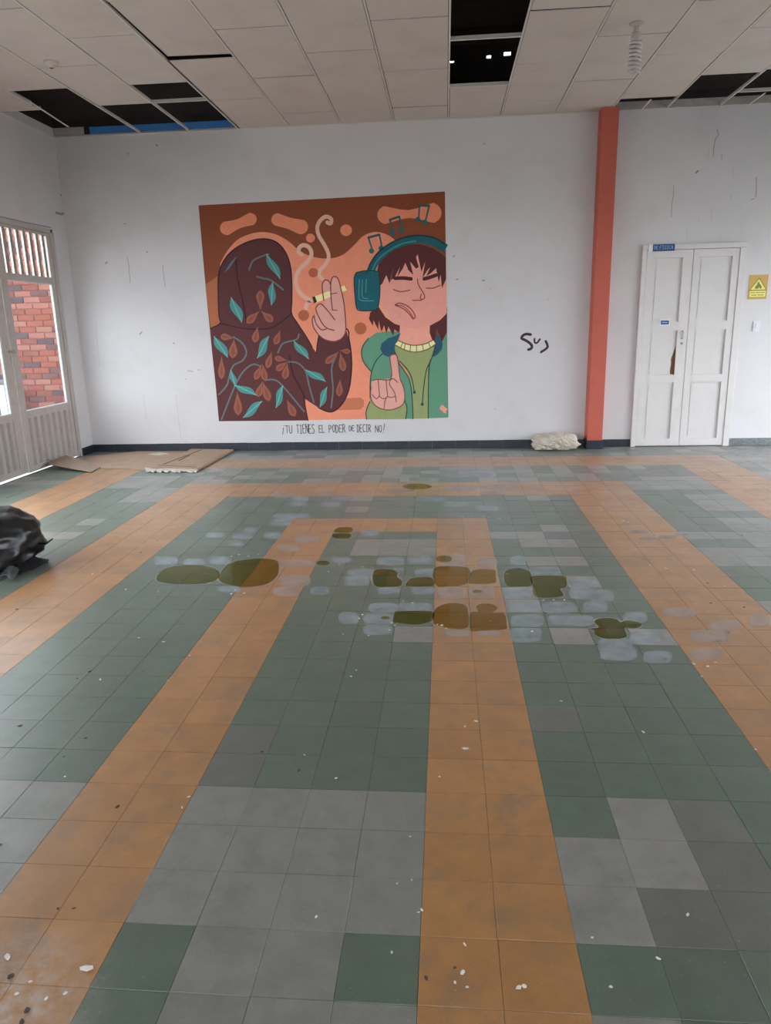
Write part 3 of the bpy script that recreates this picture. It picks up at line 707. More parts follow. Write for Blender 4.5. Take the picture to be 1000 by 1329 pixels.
def dumbbell(a, ra, b, rb_, neck):
    a, b = Vector(a), Vector(b); d = (b-a).normalized(); n = Vector((-d.y, d.x)); mid = (a+b)/2
    P = []
    for k in range(9):
        t = math.pi/2+math.pi*k/8; P.append(a+d*ra*math.cos(t)+n*ra*math.sin(t))
    P.append(mid-n*neck)
    for k in range(9):
        t = -math.pi/2+math.pi*k/8; P.append(b+d*rb_*math.cos(t)+n*rb_*math.sin(t))
    P.append(mid+n*neck)
    return [tuple(p) for p in P]
BROWN, SALMON, MAROON, LINE = (112, 58, 34), (198, 122, 96), (74, 37, 38), (42, 20, 24)
TEAL, PETAL, STEM, SKIN = (62, 118, 114), (124, 74, 58), (82, 92, 94), (188, 136, 126)
bgp = mp('background', [(22,78),(300,63),(620,46),(962,25),(966,300),(975,888),(540,896),(100,902),(85,740),(72,620),(50,400)], BROWN, 0)
sal = mp('salmon_field', catmull([(105,300),(130,255),(170,210),(220,187),(270,180),(320,190),(365,215),(400,245),(440,268),(490,280),(540,278),(580,262),(620,225),(650,195),(690,180),(730,185),(765,205),(800,240)], 5, closed=False)+[(900,300),(900,889),(430,898),(430,600),(150,600),(105,480)], SALMON, 1)
ol = mp('brown_edge_band', [(48,380),(100,345),(108,540),(70,556)], (146,86,56), 1)
for nm, pts in (('blob', dumbbell((130,165),26,(220,131),24,18)), ('blob', dumbbell((324,133),24,(412,160),28,22)), ('blob', circ(449,203,17)), ('blob', circ(585,173,22,sx=1.0)), ('blob', dumbbell((737,115),33,(912,107),37,15))):
    mp(nm, catmull(pts, 3), (196,118,88), 2)
for pts in (circ(460,335,18), circ(423,498,21), circ(640,548,23)): mp('brown_spot', pts, (150,82,54), 3)
mp('brown_spot', [(540,858),(560,835),(580,815),(640,811),(653,822),(653,845),(640,857),(560,860)], (168,98,70), 3)
# hooded figure
hood = [(100,902),(88,770),(72,620),(68,548),(105,528),(100,495),(97,400),(99,345),(112,302),(140,262),(180,232),(225,213),(270,206),(310,214),(340,237),(362,275),(374,320),(378,380),(378,440),(377,490),(397,525),(430,575),(455,618),(472,642),(476,605),(480,560),(583,548),(596,590),(604,640),(606,700),(598,770),(580,820),(555,852),(530,866),(505,862),(480,850),(445,828),(424,813),(432,860),(440,899)]
hf = mp('hooded_figure', hood, MAROON, 4)
ms('outline', [(hood[3:23], 5), ([(472,642),(476,605),(482,575)], 5), (hood[25:36], 5), ([(165,285),(172,360),(190,440),(205,520)], 5), ([(370,655),(382,720),(408,770),(428,812)], 5), ([(105,528),(200,548),(300,545),(377,492)], 4), ([(424,813),(432,860),(440,899)], 4)], LINE, 5, hf)
def lens(a, b, wd, n=9, bend=0.12, tear=False):
    a, b = Vector(a), Vector(b); d = b-a; nn = Vector((-d.y, d.x)).normalized(); L = []; Rr = []
    for i in range(n+1):
        t = i/n
        prof = (math.sin(math.pi*t**1.0)**0.9 if not tear else math.sin(math.pi*min(1, t**1.9))**0.75 if t < 1 else 0)
        c = a+d*t+nn*(math.sin(math.pi*2*t)*bend*wd)
        L.append(c+nn*wd/2*prof); Rr.append(c-nn*wd/2*prof)
    return [tuple(p) for p in L]+[tuple(p) for p in reversed(Rr[1:-1])]
for a, b, wd in (((147,430),(187,524),34), ((282,264),(333,358),30), ((305,372),(300,458),28), ((120,335),(170,272),9), ((82,578),(133,658),32), ((290,578),(247,660),32), ((386,596),(442,664),28), ((432,706),(506,750),28), ((512,772),(485,848),26), ((145,706),(162,768),22), ((162,764),(242,802),28), ((344,766),(318,850),27), ((264,826),(193,888),30)):
    mp('leaf', lens(a, b, wd), TEAL if wd > 10 else (70,92,98), 6, hf)
    if wd > 10: ms('leaf_vein', [([a, ((a[0]+b[0])/2, (a[1]+b[1])/2), b], 3)], (96,152,146), 7, hf, smooth=0)
for a, b, wd in (((258,480),(258,402),32), ((256,480),(206,528),30), ((260,480),(306,522),30), ((160,585),(105,578),26), ((158,585),(152,662),34), ((248,538),(236,602),28), ((335,553),(314,610),26), ((110,650),(110,742),26), ((302,633),(284,700),26), ((362,670),(312,660),22), ((362,674),(318,708),26), ((362,676),(350,742),28), ((264,682),(238,744),26), ((266,682),(276,748),26), ((266,748),(248,810),28), ((266,748),(292,826),30), ((170,786),(174,880),32), ((358,818),(390,884),30), ((560,634),(506,682),26), ((562,636),(576,712),28), ((558,632),(602,636),20), ((563,738),(558,808),26)):
    mp('petal', lens(a, b, wd, tear=True, bend=0), PETAL, 6, hf)
    c = Vector(b)*0.45+Vector(a)*0.55
    mp('petal_centre', lens(tuple(c*0.6+Vector(a)*0.4), tuple(Vector(b)*0.82+c*0.18), wd*0.4, tear=True, bend=0), (112,60,48), 7, hf)
for i, st in enumerate(([(155,580),(190,605),(205,640),(190,670),(155,690),(140,730),(130,765),(100,800)], [(110,895),(160,770),(195,710),(230,685),(258,692)], [(275,745),(315,745),(350,775),(425,865)], [(405,570),(395,590),(345,605),(325,640)], [(365,675),(400,680),(430,710),(445,770),(462,830)], [(548,650),(530,700),(535,780),(528,850)], [(215,325),(230,290),(270,270),(290,265)], [(245,350),(270,357),(300,365),(345,400)])):
    ms('stem', [(st, 6)], STEM, 5, hf)
# smoke
ms('smoke_curl', [([(432,470),(436,452),(450,444),(422,425),(402,402),(393,370),(398,340),(415,315),(440,290),(453,265),(445,240),(425,230),(408,238),(404,256),(416,266)], 15)], (192,150,132), 3)
ms('smoke_curl', [([(494,358),(482,345),(486,325),(505,305),(518,280),(515,255),(500,225),(482,195),(475,165),(485,138),(508,121),(528,130),(526,147),(513,143)], 14)], (192,150,132), 3)
# smoker's hand and cigarette
HL = (112, 52, 48)
hnd = mp('smoking_hand', [(480,572),(462,545),(456,515),(463,498),(475,492),(470,472),(478,458),(490,455),(500,462),(500,430),(494,390),(498,370),(508,363),(520,368),(526,380),(528,362),(540,350),(553,357),(563,390),(573,440),(582,500),(585,555),(570,585),(540,597),(505,590)], SKIN, 7)
cg = mp('cigarette', [(458,428),(578,384),(588,402),(466,452)], (205,192,140), 9)
mp('cigarette_ember', [(456,428),(466,425),(474,446),(464,453)], (46,24,22), 10)
ff = mp('front_finger', [(530,475),(527,400),(528,362),(540,350),(553,357),(563,390),(573,440),(580,490)], SKIN, 11, smooth=0)
ms('finger_lines', [([(475,492),(470,472),(478,458),(492,456),(515,480),(542,515)], 4), ([(475,492),(495,530),(515,548),(540,555)], 4), ([(463,498),(470,528),(490,552),(510,550)], 4), ([(480,572),(462,545),(456,515),(463,498)], 4), ([(500,440),(494,390),(498,370),(508,363),(520,368),(526,382)], 4), ([(533,478),(527,420),(527,375),(533,354),(545,350),(556,362),(566,400),(578,460),(584,540),(580,570),(560,592),(530,597),(500,588),(480,572)], 4), ([(528,416),(550,412)], 3), ([(532,478),(552,478)], 3)], HL, 12)
# second figure
HAIR = (72, 32, 32)
mp('hair', [(215,110),(205,170),(240,235),(245,180),(290,270),(295,190),(320,290),(345,230),(365,305),(385,240),(430,330),(440,265),(480,300),(500,240),(420,150),(290,60)], HAIR, 8, f=Z7)
mp('hair', [(765,235),(850,195),(928,60),(927,290),(880,385),(860,330),(832,260),(820,330),(800,405),(775,310)], HAIR, 8, f=Z7)
GREEN, DGREEN, OLIVE, BLUE = (80, 124, 100), (36, 62, 56), (124, 133, 88), (32, 72, 88)
gj = mp('green_jacket', [(490,290),(380,285),(270,300),(200,350),(155,410),(135,480),(155,570),(222,655),(215,740),(215,940),(540,1096),(612,1098),(604,900),(582,740),(530,650),(470,560),(440,480),(470,380)], GREEN, 6, f=Z7)
mp('green_jacket_side', [(815,400),(926,290),(937,1085),(753,1092),(755,800),(770,600),(800,500)], GREEN, 6, f=Z7)
mp('shirt', [(445,430),(640,440),(815,430),(790,520),(762,600),(754,800),(753,1093),(612,1097),(606,900),(590,740),(560,660),(500,580),(455,490)], OLIVE, 7, f=Z7)
mp('hood_lining', [(440,330),(380,350),(320,400),(308,450),(340,505),(400,527),(448,490),(440,430),(470,370),(500,300)], BLUE, 9, f=Z7)
mp('hood_lining', [(832,300),(862,340),(888,400),(880,450),(840,500),(795,525),(812,440),(822,390)], BLUE, 9, f=Z7)
mp('neck', [(490,235),(768,235),(765,300),(792,372),(730,402),(640,418),(560,407),(487,372),(490,300)], (200,138,122), 9, f=Z7)
mp('collar', [(478,372),(560,405),(640,415),(730,400),(798,365),(822,405),(740,455),(640,478),(540,460),(443,410)], (198,190,140), 10, f=Z7)
ms('collar_ribs', [([(518,390),(496,440)], 3), ([(540,400),(530,462)], 3), ([(590,410),(585,472)], 3), ([(645,415),(645,478)], 3), ([(700,408),(708,468)], 3), ([(755,390),(775,438)], 3), ([(443,410),(540,460),(640,478),(740,455),(822,405)], 4), ([(478,372),(560,405),(640,415),(730,400),(798,365)], 4)], (92,88,52), 11, f=Z7)
ms('jacket_lines', [([(200,350),(155,410),(135,480),(155,570),(222,655)], 4), ([(330,490),(270,560),(235,640),(217,740),(215,900)], 4), ([(443,470),(470,560),(530,650),(580,740),(604,900),(612,1097)], 4), ([(820,420),(790,520),(762,600),(755,800),(753,1092)], 4), ([(485,560),(560,640),(600,720),(625,850)], 4), ([(775,560),(735,650),(712,800),(698,960)], 4)], DGREEN, 9, f=Z7)
for c in ((625,850), (698,962)): mp('drawstring_tip', circ(c[0], c[1], 14), DGREEN, 10, f=Z7)
mp('cuff', [(183,1102),(177,1030),(215,930),(540,930),(556,1000),(545,1099)], OLIVE, 8, f=Z7)
mp('raised_hand', [(228,742),(290,730),(412,722),(398,530),(415,506),(440,500),(462,515),(480,610),(492,720),(520,790),(535,860),(530,940),(490,985),(400,1014),(310,1000),(250,960),(220,890)], SKIN, 10, f=Z7)
ms('finger_lines', [([(290,735),(296,820),(300,880),(270,910),(235,872)], 3.5), ([(362,730),(370,820),(374,890),(335,910),(302,888)], 3.5), ([(470,760),(430,725),(398,745),(400,790),(440,850),(458,940)], 3.5), ([(376,890),(410,898),(445,890)], 3.5), ([(365,905),(350,940),(345,1000)], 3.5), ([(228,742),(290,730),(410,722),(398,530),(415,506),(440,500),(462,515),(480,610),(492,720),(520,790),(535,860),(530,940),(490,985),(400,1014),(310,1000),(250,960),(220,890),(224,800)], 4)], (104,66,58), 11, f=Z7)
ms('jacket_lines', [([(183,1100),(177,1030),(213,935)], 4), ([(535,925),(556,1000),(545,1097)], 4)], DGREEN, 11, f=Z7)
mp('small_flower', [(862,985),(885,965),(905,985),(935,1010),(915,1025),(925,1048),(895,1040),(880,1020),(858,1010)], (190,130,112), 8, f=Z7)
fc = mp('face', [(700,385),(703,430),(712,470),(735,505),(770,530),(810,543),(860,546),(905,537),(945,515),(969,490),(966,300),(940,280),(850,260),(760,280),(715,330)], (196,134,122), 11)
mp('cheek_shade', [(703,400),(704,430),(713,470),(736,505),(770,530),(810,543),(770,518),(745,494),(726,462),(716,420)], (198,138,112), 12)
hr = mp('hair_fringe', [(290,880),(295,780),(280,720),(300,640),(360,570),(450,510),(560,478),(680,480),(780,510),(860,555),(916,600),(919,800),(880,885),(868,760),(850,830),(825,700),(780,745),(735,775),(772,690),(745,720),(700,790),(725,640),(690,735),(655,570),(640,600),(665,690),(640,705),(585,640),(615,765),(570,720),(540,650),(520,700),(462,790),(492,690),(440,790),(405,815),(432,690),(395,845),(365,765),(330,840)], HAIR, 13, f=Z5)
ms('eyebrow', [([(445,795),(520,792),(595,800)], 13)], (70,26,28), 14, f=Z5)
ms('eyebrow', [([(715,800),(770,785),(825,765)], 13)], (70,26,28), 14, f=Z5)
ms('closed_eye', [([(430,898),(500,918),(585,903)], 3.5)], HL, 14, f=Z5)
ms('closed_eye', [([(735,885),(800,885),(865,858)], 3.5)], HL, 14, f=Z5)
ms('nose', [([(652,800),(665,860),(710,935),(721,970),(702,990),(680,978),(690,940)], 3.5), ([(610,1000),(690,998)], 3.5)], HL, 14, f=Z5)
ms('mouth', [([(447,40),(490,24),(560,50),(610,100),(632,150),(612,170),(590,140),(540,88),(490,60),(447,44)], 4), ([(455,42),(520,52),(580,105),(615,160)], 3)], (122,52,54), 14, f=Z7)
DT = (20, 76, 84)
ms('headband', [([(676,345),(688,308),(712,275),(748,243),(800,218),(860,207),(915,216),(966,243)], 30)], DT, 15, caps=(True, False))
ms('headband_edge', [([(664,335),(678,300),(702,264),(742,230),(796,204),(860,193),(920,202),(960,225)], 5)], (14,44,50), 16)
ms('headband_gleam', [([(684,330),(702,292),(738,258),(795,226),(850,215)], 6)], (46,110,112), 16)
mp('ear_cup', [(624,335),(660,328),(702,330),(712,345),(714,410),(708,462),(695,478),(640,480),(626,470),(620,430),(616,360)], (18,78,88), 16)
ms('ear_cup_lines', [([(636,360),(634,410),(640,440),(690,442)], 2.5), ([(648,362),(647,425),(668,434)], 2.5), ([(662,360),(660,412)], 2.5)], (70,130,130), 17)
ms('ear_cup_outline', [([(624,335),(660,328),(702,330),(712,345),(714,410),(708,462),(695,478),(640,480),(626,470),(620,430),(616,360),(624,335)], 4)], (12,46,54), 17)
NT_ = (34, 82, 88)
for nm, beam, s1, s2, r in (('music_note', [(670,201),(712,190)], [(670,201),(685,248)], [(712,190),(722,238)], 10), ('music_note', [(752,133),(788,121)], [(752,133),(764,180)], [(788,121),(798,170)], 10), ('music_note', [(865,78),(902,80)], [(865,78),(862,128)], [(902,80),(888,138)], 10)):
    o = ms(nm, [(beam, 8), (s1, 6), (s2, 6)], NT_, 5, smooth=0)
    for s in (s1, s2): mp('note_head', circ(s[1][0]-3, s[1][1]+4, r), NT_, 6, o)
# caption and graffiti
tx = [((365.5, 563.5), (500, 563))]
a, b = WL(366, 565.5), WL(499, 562.5); top = WL(366, 552.5).z
cap = empty('mural_caption', (a.x, YW, a.z)); tag(cap, 'hand-lettered black Spanish caption painted under the mural', 'lettering')
def words(txt, px0, px1, pyb, pyt, wd):
    p0, p1 = WL(px0, pyb), WL(px1, pyb); zt = WL(px0, pyt).z
    return text_strokes(txt, p0.x, p0.z, p1.x, zt, wd)
for word, px0, px1, pyb, pyt in (('¡TU', 366, 379, 562.5, 552.5), ('TIENES', 385, 408, 562.5, 551.5), ('EL', 414, 421, 561.5, 552), ('PODER', 427, 448, 561.5, 552), ('DE', 453, 459.5, 559.5, 552.5), ('DECIR', 463.5, 481, 561, 552), ('NO!', 487, 500, 561, 552)):
    under(wall_strokes('word', words(word, px0, px1, pyb, pyt, 0.0085), M['ink'], None, 1), cap)
def WG(x, y): p = WL(650+x*0.15, 400+y*0.15); return (p.x, p.z)
gf = empty('graffiti_tag', (WL(690, 445).x, YW, WL(690, 445).z)); tag(gf, 'small dark sprayed scribble on the white wall left of the column', 'graffiti')
for st, wd in (([(255,228),(215,224),(185,240),(178,262),(205,275),(245,300),(266,328),(258,350),(235,358)], 22), ([(288,265),(290,295),(310,300),(335,268)], 15), ([(385,285),(400,320),(395,345),(345,380)], 20)):
    pts = [WG(*p) for p in catmull(st, 5, closed=False)]
    under(wall_strokes('letter_stroke', [(pts, wd*0.15*0.0098)], M['graffiti'], None, 1), gf)
# scuffs, drips and chips of the wall paint
rs = random.Random(5)
def scuff(pts, wd, soft=False):
    wd *= 0.72
    wall_strokes('paint_crack', [([(lambda p: (p.x, p.z))(WL(*p)) for p in pts], wd)], M['scuff_soft' if soft else 'scuff'], wb, 0)
for pts, wd, s in (([(930,168),(932,175),(928,180),(926,190),(925,203)], .012, 0), ([(919,192),(918,207)], .008, 1), ([(936,200),(936,207)], .008, 0), ([(951,217),(951,231)], .008, 1), ([(981,230),(981,245),(980,256)], .012, 0), ([(978,258),(974,259)], .01, 0), ([(874,241),(873,255),(871,270),(871,282)], .009, 0), ([(948,252),(948,260)], .01, 1), ([(923,270),(922,290)], .008, 1), ([(906,282),(906,288)], .008, 1), ([(903,224),(905,222)], .03, 0), ([(891,296),(891,310)], .006, 1),
    ([(165,333),(167,345),(169,367)], .010, 0), ([(211,344),(214,372)], .009, 0), ([(137,342),(139,340)], .02, 0), ([(190,327),(191,327)], .02, 0), ([(228,512),(231,540),(235,570)], .008, 1), ([(186,512),(190,545)], .008, 1), ([(124,420),(129,475)], .008, 1), ([(244,481),(249,482)], .03, 1), ([(257,480),(260,480)], .025, 1), ([(240,492),(242,492)], .02, 1), ([(181,434),(184,431)], .02, 0), ([(225,445),(226,446)], .02, 0), ([(203,188),(204,189)], .025, 0), ([(165,199),(167,200)], .03, 1), ([(161,290),(163,291)], .015, 0),
    ([(588,332),(589,333)], .02, 0), ([(592,363),(594,362)], .02, 0), ([(599,362),(600,362)], .02, 1), ([(626,364),(628,364)], .025, 0), ([(636,375),(637,376)], .02, 1), ([(710,388),(711,389)], .02, 1), ([(627,186),(629,187)], .03, 1), ([(642,530),(642,531)], .015, 0)):
    scuff(pts, wd, bool(s))
def lscuff(pts, wd):
    v = []; f = []
    pp = [LW(*p) for p in pts]; L, Rr = ribbon([(p.y, p.z) for p in pp], wd)
    for a_, c_ in zip(L, Rr): v += [(XL+0.0008, a_.x, a_.y), (XL+0.0008, c_.x, c_.y)]
    for i in range(len(L)-1): f.append((2*i, 2*i+1, 2*i+3, 2*i+2))
    me = bpy.data.meshes.new('paint_crack'); me.from_pydata(v, [], f); me.update(); link('paint_crack', me, M['scuff'], wl)
lscuff([(0,281),(30,288),(66,295.5)], 0.014); lscuff([(72,276),(80,278),(84,276)], 0.03); lscuff([(78,253),(82,254)], 0.02)

# ================================================================== CEILING LAMPS
p = FL(826, 30, ZC)
bl_ = empty('spiral_bulb', p); tag(bl_, 'long unlit spiral energy-saving bulb hanging from the ceiling', 'bulb')
mb = MB().lathe([(0.001, 0), (0.055, 0), (0.055, -0.012), (0.03, -0.022), (0.001, -0.022)], p, 20); under(mb.build('rosette', M['bulbbase'], smooth=False), bl_)
mb = MB().lathe([(0.001, -0.02), (0.022, -0.02), (0.022, -0.055), (0.036, -0.065), (0.040, -0.11), (0.030, -0.13), (0.001, -0.13)], p, 20); under(mb.build('socket_base', M['bulbbase']), bl_)
sp_ = []
turns = 8; L0, L1 = -0.125, -0.36
for i in range(turns*16+1):
    a = 2*math.pi*i/16; t = i/(turns*16); sp_.append((p.x+0.043*math.cos(a), p.y+0.043*math.sin(a), p.z+L0+(L1-L0)*t))
under(MB().tube(sp_, 0.0105, 8).build('glass_spiral', M['bulb'], smooth=True), bl_)
p = FL(66, 80, ZC)
lh = empty('ceiling_lampholder', p); tag(lh, 'small round porcelain lampholder on the ceiling above the gate', 'lampholder')
under(MB().lathe([(0.001, 0), (0.06, 0), (0.058, -0.015), (0.04, -0.03), (0.03, -0.05), (0.001, -0.05)], p, 20).build('porcelain_body', M['ceil']), lh)
under(MB().lathe([(0.001, -0.049), (0.017, -0.049), (0.017, -0.0515), (0.001, -0.0515)], p, 14).build('socket_hole', M['chip_dark']), lh)

# ================================================================== RUBBISH BAG, SACK, CARDBOARD
def blob_mesh(name, c, rx, ry, rz, sub, fn, flat=0.0):
    bm = bmesh.new(); bmesh.ops.create_icosphere(bm, subdivisions=sub, radius=1)
    for v in bm.verts:
        d = v.co.normalized(); k = fn(d); q = Vector((d.x*rx*k, d.y*ry*k, d.z*rz*k+rz*0.9))
        q.z = max(q.z, 0.0+0.002*abs(noise.noise(d*9))); v.co = q+Vector(c)
    me = bpy.data.meshes.new(name); bm.to_mesh(me); bm.free()
    me.polygons.foreach_set('use_smooth', [True]*len(me.polygons)); return me
bx, by = -3.07, 2.37
def bag_mesh():
    rr = random.Random(21); bm = bmesh.new(); bmesh.ops.create_icosphere(bm, subdivisions=3, radius=1)
    for v in bm.verts:
        d = v.co.normalized()
        k = 1.0-0.30*abs(noise.noise(Vector((d.x*1.6+3, d.y*1.6, d.z*2.2))))+rr.uniform(-0.05, 0.05)
        rxy = max(0.05, math.hypot(d.x, d.y)); fl_ = (1/rxy)**0.75 if d.z < 0 else (1/rxy)**0.25
        v.co = Vector((d.x*0.385*k*fl_, d.y*0.37*k*fl_, max(0.0, d.z*0.225*k+0.195)))
    bmesh.ops.subdivide_edges(bm, edges=bm.edges[:], cuts=2, use_grid_fill=True)
    for v in bm.verts:
        q = v.co
        n1 = abs(noise.noise(Vector((q.x*7+q.z*6, q.y*5, q.z*16)))); n2 = abs(noise.noise(Vector((q.x*17, q.y*12+4, q.z*34))))
        if q.z > 0.004: v.co += v.normal*0 + Vector((q.x, q.y, 0.25*q.z)).normalized()*(-0.035*n1-0.014*n2)
    me = bpy.data.meshes.new('bag_body'); bm.to_mesh(me); bm.free(); me.polygons.foreach_set('use_smooth', [True]*len(me.polygons)); return me
bgm = bag_mesh()
bag = empty('rubbish_bag', (bx, by, 0)); tag(bag, 'bulging crumpled black plastic rubbish bag on the tiles', 'bag')
link('bag_body', bgm, M['bag'], bag)
def sheet(name, outline, m, parent, hgt, amp, n=16, seed=0, thick=0.002, smooth=True):
    """crumpled sheet: outline (x, y) around its centre, height function + noise"""
    bm = bmesh.new(); c = Vector((sum(p[0] for p in outline)/len(outline), sum(p[1] for p in outline)/len(outline)))
    rings = []; K = len(outline)
    for j in range(n+1):
        t = j/n; row = []
        for p_ in outline:
            q = c.lerp(Vector(p_), t); z = hgt(q.x, q.y, t)+amp*abs(noise.noise(Vector((q.x*9, q.y*9, seed))))
            row.append(bm.verts.new((q.x, q.y, max(0.002, z))))
            if j == 0: break
        rings.append(row)
    for j in range(1, n+1):
        for i in range(K):
            if j == 1: bm.faces.new((rings[0][0], rings[1][i], rings[1][(i+1) % K]))
            else: bm.faces.new((rings[j-1][i], rings[j][i], rings[j][(i+1) % K], rings[j-1][(i+1) % K]))
    bmesh.ops.recalc_face_normals(bm, faces=bm.faces)
    me = bpy.data.meshes.new(name); bm.to_mesh(me); bm.free()
    if smooth: me.polygons.foreach_set('use_smooth', [True]*len(me.polygons))
    o = link(name, me, m, parent); md = o.modifiers.new('thick', 'SOLIDIFY'); md.thickness = thick; md.offset = 1
    return o
def rel(px, py, o): q = FL(px, py); return (q.x-o.x, q.y-o.y)
B0 = Vector((bx, by, 0))
tail = catmull([rel(14, 745, B0), rel(30, 746, B0), rel(46, 739, B0), rel(64, 729, B0), rel(50, 725, B0), rel(38, 719, B0), rel(15, 712, B0)], 4)
sheet('loose_flap', tail, M['bag'], bag, lambda x, y, t: 0.004+0.05*(1-t), 0.03, seed=3)
gfl = catmull([rel(-2, 752, B0), rel(10, 753, B0), rel(18, 755, B0), rel(26, 741, B0), rel(18, 734, B0), rel(2, 744, B0)], 4)
sheet('grey_flap', gfl, M['baggrey'], bag, lambda x, y, t: 0.01+0.035*(1-t), 0.05, seed=8)
q0 = Vector((0.34, 0.06, 0.14)); under_ = MB().tube([q0, q0+Vector((0.05, 0.0, 0.0)), q0+Vector((0.10, 0.0, 0.035))], [0.010, 0.008, 0.004], 6).build('bag_tie', M['bag'], bag)

sx0, sx1 = WL(686, 575, 6.80).x, WL(755, 575, 6.80).x
sk = empty('crumpled_sack', ((sx0+sx1)/2, 6.83, 0)); tag(sk, 'crumpled dirty cream plastic sack against the wall beside the column', 'sack')
def sack_mesh(rx, ry, rz):
    bm = bmesh.new(); bmesh.ops.create_icosphere(bm, subdivisions=6, radius=1)
    for v in bm.verts:
        d = v.co.normalized(); m = max(abs(d.x), abs(d.y), abs(d.z)); k = (1/m)**0.42
        n1 = noise.noise(Vector((d.x*4+d.z*1.5, d.y*3, d.z*2))); n2 = abs(noise.noise(Vector((d.x*13+d.z*5, d.y*7, d.z*4+2)))); n3 = abs(noise.noise(Vector((d.x*27, d.y*22, d.z*16+5))))
        k *= 0.92+0.16*n1-0.22*n2-0.12*n3
        q = Vector((d.x*rx*k, d.y*ry*k, d.z*rz*k+rz*0.92*(1-0.25*d.x*d.x))); q.z = max(0.001, q.z); v.co = q
    me = bpy.data.meshes.new('sack_body'); bm.to_mesh(me); bm.free(); me.polygons.foreach_set('use_smooth', [True]*len(me.polygons)); return me
link('sack_body', sack_mesh((sx1-sx0)/2*0.98, 0.15, 0.118), M['sack'], sk)

def flat_sheet(name, pts, m, parent, z0, z1, zf=None):
    """slab with polygon outline (world x, y), zf gives extra height per corner"""
    n = len(pts); mb = MB(); zf = zf or [0]*n
    mb.v = [(x, y, z0+d) for (x, y), d in zip(pts, zf)]+[(x, y, z1+d) for (x, y), d in zip(pts, zf)]
    mb.f = [tuple(reversed(range(n))), tuple(range(n, 2*n))]+[(i, (i+1) % n, n+(i+1) % n, n+i) for i in range(n)]
    o = mb.build(name, m); return under(o, parent) if parent else o
def fp(px, py): q = FL(px, py); return (q.x, q.y)
# big flattened sheet along the wall
XM = XL+0.02
def lim(p): return (max(XM, p[0]), min(YW-0.02, p[1]))
cb = empty('cardboard_sheet', (*fp(190, 598), 0)); tag(cb, 'large flattened brown cardboard sheet lying along the wall corner', 'cardboard')
flat_sheet('board', [lim(fp(*q)) for q in ((118,608),(160,608.5),(196,611),(215,605),(262,586),(180,585),(108,594))], M['card'], cb, 0.001, 0.005)
flat_sheet('paper_label', [fp(*q) for q in ((192,590),(205,591.5),(219,589.5),(207,587.5))], M['cardedge'], cb, 0.0048, 0.006)
cc = empty('flattened_box', (*fp(250, 600), 0)); tag(cc, 'flattened cardboard box with torn pale edge on top of the larger sheet', 'cardboard')
flat_sheet('top_panel', [lim(fp(*q)) for q in ((200,610),(256,612),(303,586),(250,584.5))], M['card'], cc, 0.0052, 0.030)
rj = random.Random(9)
flat_sheet('torn_edge', [fp(188,608.5)]+[fp(190+i*3.1, 613.6+rj.uniform(-1.1, 1.0)) for i in range(22)]+[fp(q, 610.8+rj.uniform(-0.5, 0.5)) for q in range(258, 199, -5)], M['cardedge'], cc, 0.0051, 0.020)
for a, b in (((206,607),(256,609.5)), ((212,606),(262,586.5)), ((232,601),(246,594))):
    A, B = Vector(fp(*a)), Vector(fp(*b)); t = (B-A).normalized(); nn = Vector((-t.y, t.x))*0.012
    flat_sheet('crease', [tuple(A+nn), tuple(B+nn), tuple(B-nn), tuple(A-nn)], M['cardline'], cc, 0.0301, 0.0307)
cf = empty('cardboard_flap', (*fp(90, 606), 0)); tag(cf, 'bent grey-brown cardboard flap leaning against the gate corner', 'cardboard')
pA, pB, pC, pD, pE = Vector(fp(57, 609)), Vector(fp(118, 614)), Vector(fp(131, 607)), Vector(fp(112, 601)), Vector(fp(80, 600))
pts = [lim(tuple(pA)), tuple(pB), tuple(pC), lim(tuple(pD)), lim(tuple(pE))]
flat_sheet('board', pts, M['cardgrey'], cf, 0.008, 0.013, zf=[0.05, 0.0, 0.0, 0.02, 0.075])

# ================================================================== WATER
def floor_patch(name, pts, m, z, rim=True):
    """thin puddle: outline in world x, y; domed slightly towards the middle"""
    n = len(pts); c = Vector((sum(p[0] for p in pts)/n, sum(p[1] for p in pts)/n))
    v = []; f = []
    for s, dz in ((1.0, 0.0), (0.96, z*0.6), (0.88, z)):
        for p_ in pts:
            q = c.lerp(Vector(p_), s); v.append((q.x-c.x, q.y-c.y, dz))
    for r_ in range(2):
        for i in range(n): f.append((r_*n+i, r_*n+(i+1) % n, (r_+1)*n+(i+1) % n, (r_+1)*n+i))
    f.append(tuple(2*n+i for i in range(n)))
    me = bpy.data.meshes.new(name); me.from_pydata(v, [], f); me.update(); me.polygons.foreach_set('use_smooth', [True]*len(me.polygons))
    bm = bmesh.new(); bm.from_mesh(me); bmesh.ops.recalc_face_normals(bm, faces=bm.faces); bm.to_mesh(me); bm.free()
    o = link(name, me, m); o.location = (c.x, c.y, 0.0011); return o
def cell_of(x, y): return cells.get((math.floor(x/T), math.floor(y/T)), GR)
CN = {OR: 'orange', GR: 'green', GY: 'grey', PA: 'pale grey', SL: 'dark slate'}
def zoom(ox, oy, s): return lambda x, y: (ox+x*s, oy+y*s)
zA, zB, zC_, zI = zoom(400, 700, .18), zoom(500, 660, .22), zoom(660, 690, .2), (lambda x, y: (x, y))
def ell(cx_, cy_, rx, ry, n=22): return [(cx_+rx*math.cos(2*math.pi*i/n), cy_+ry*math.sin(2*math.pi*i/n)) for i in range(n)]
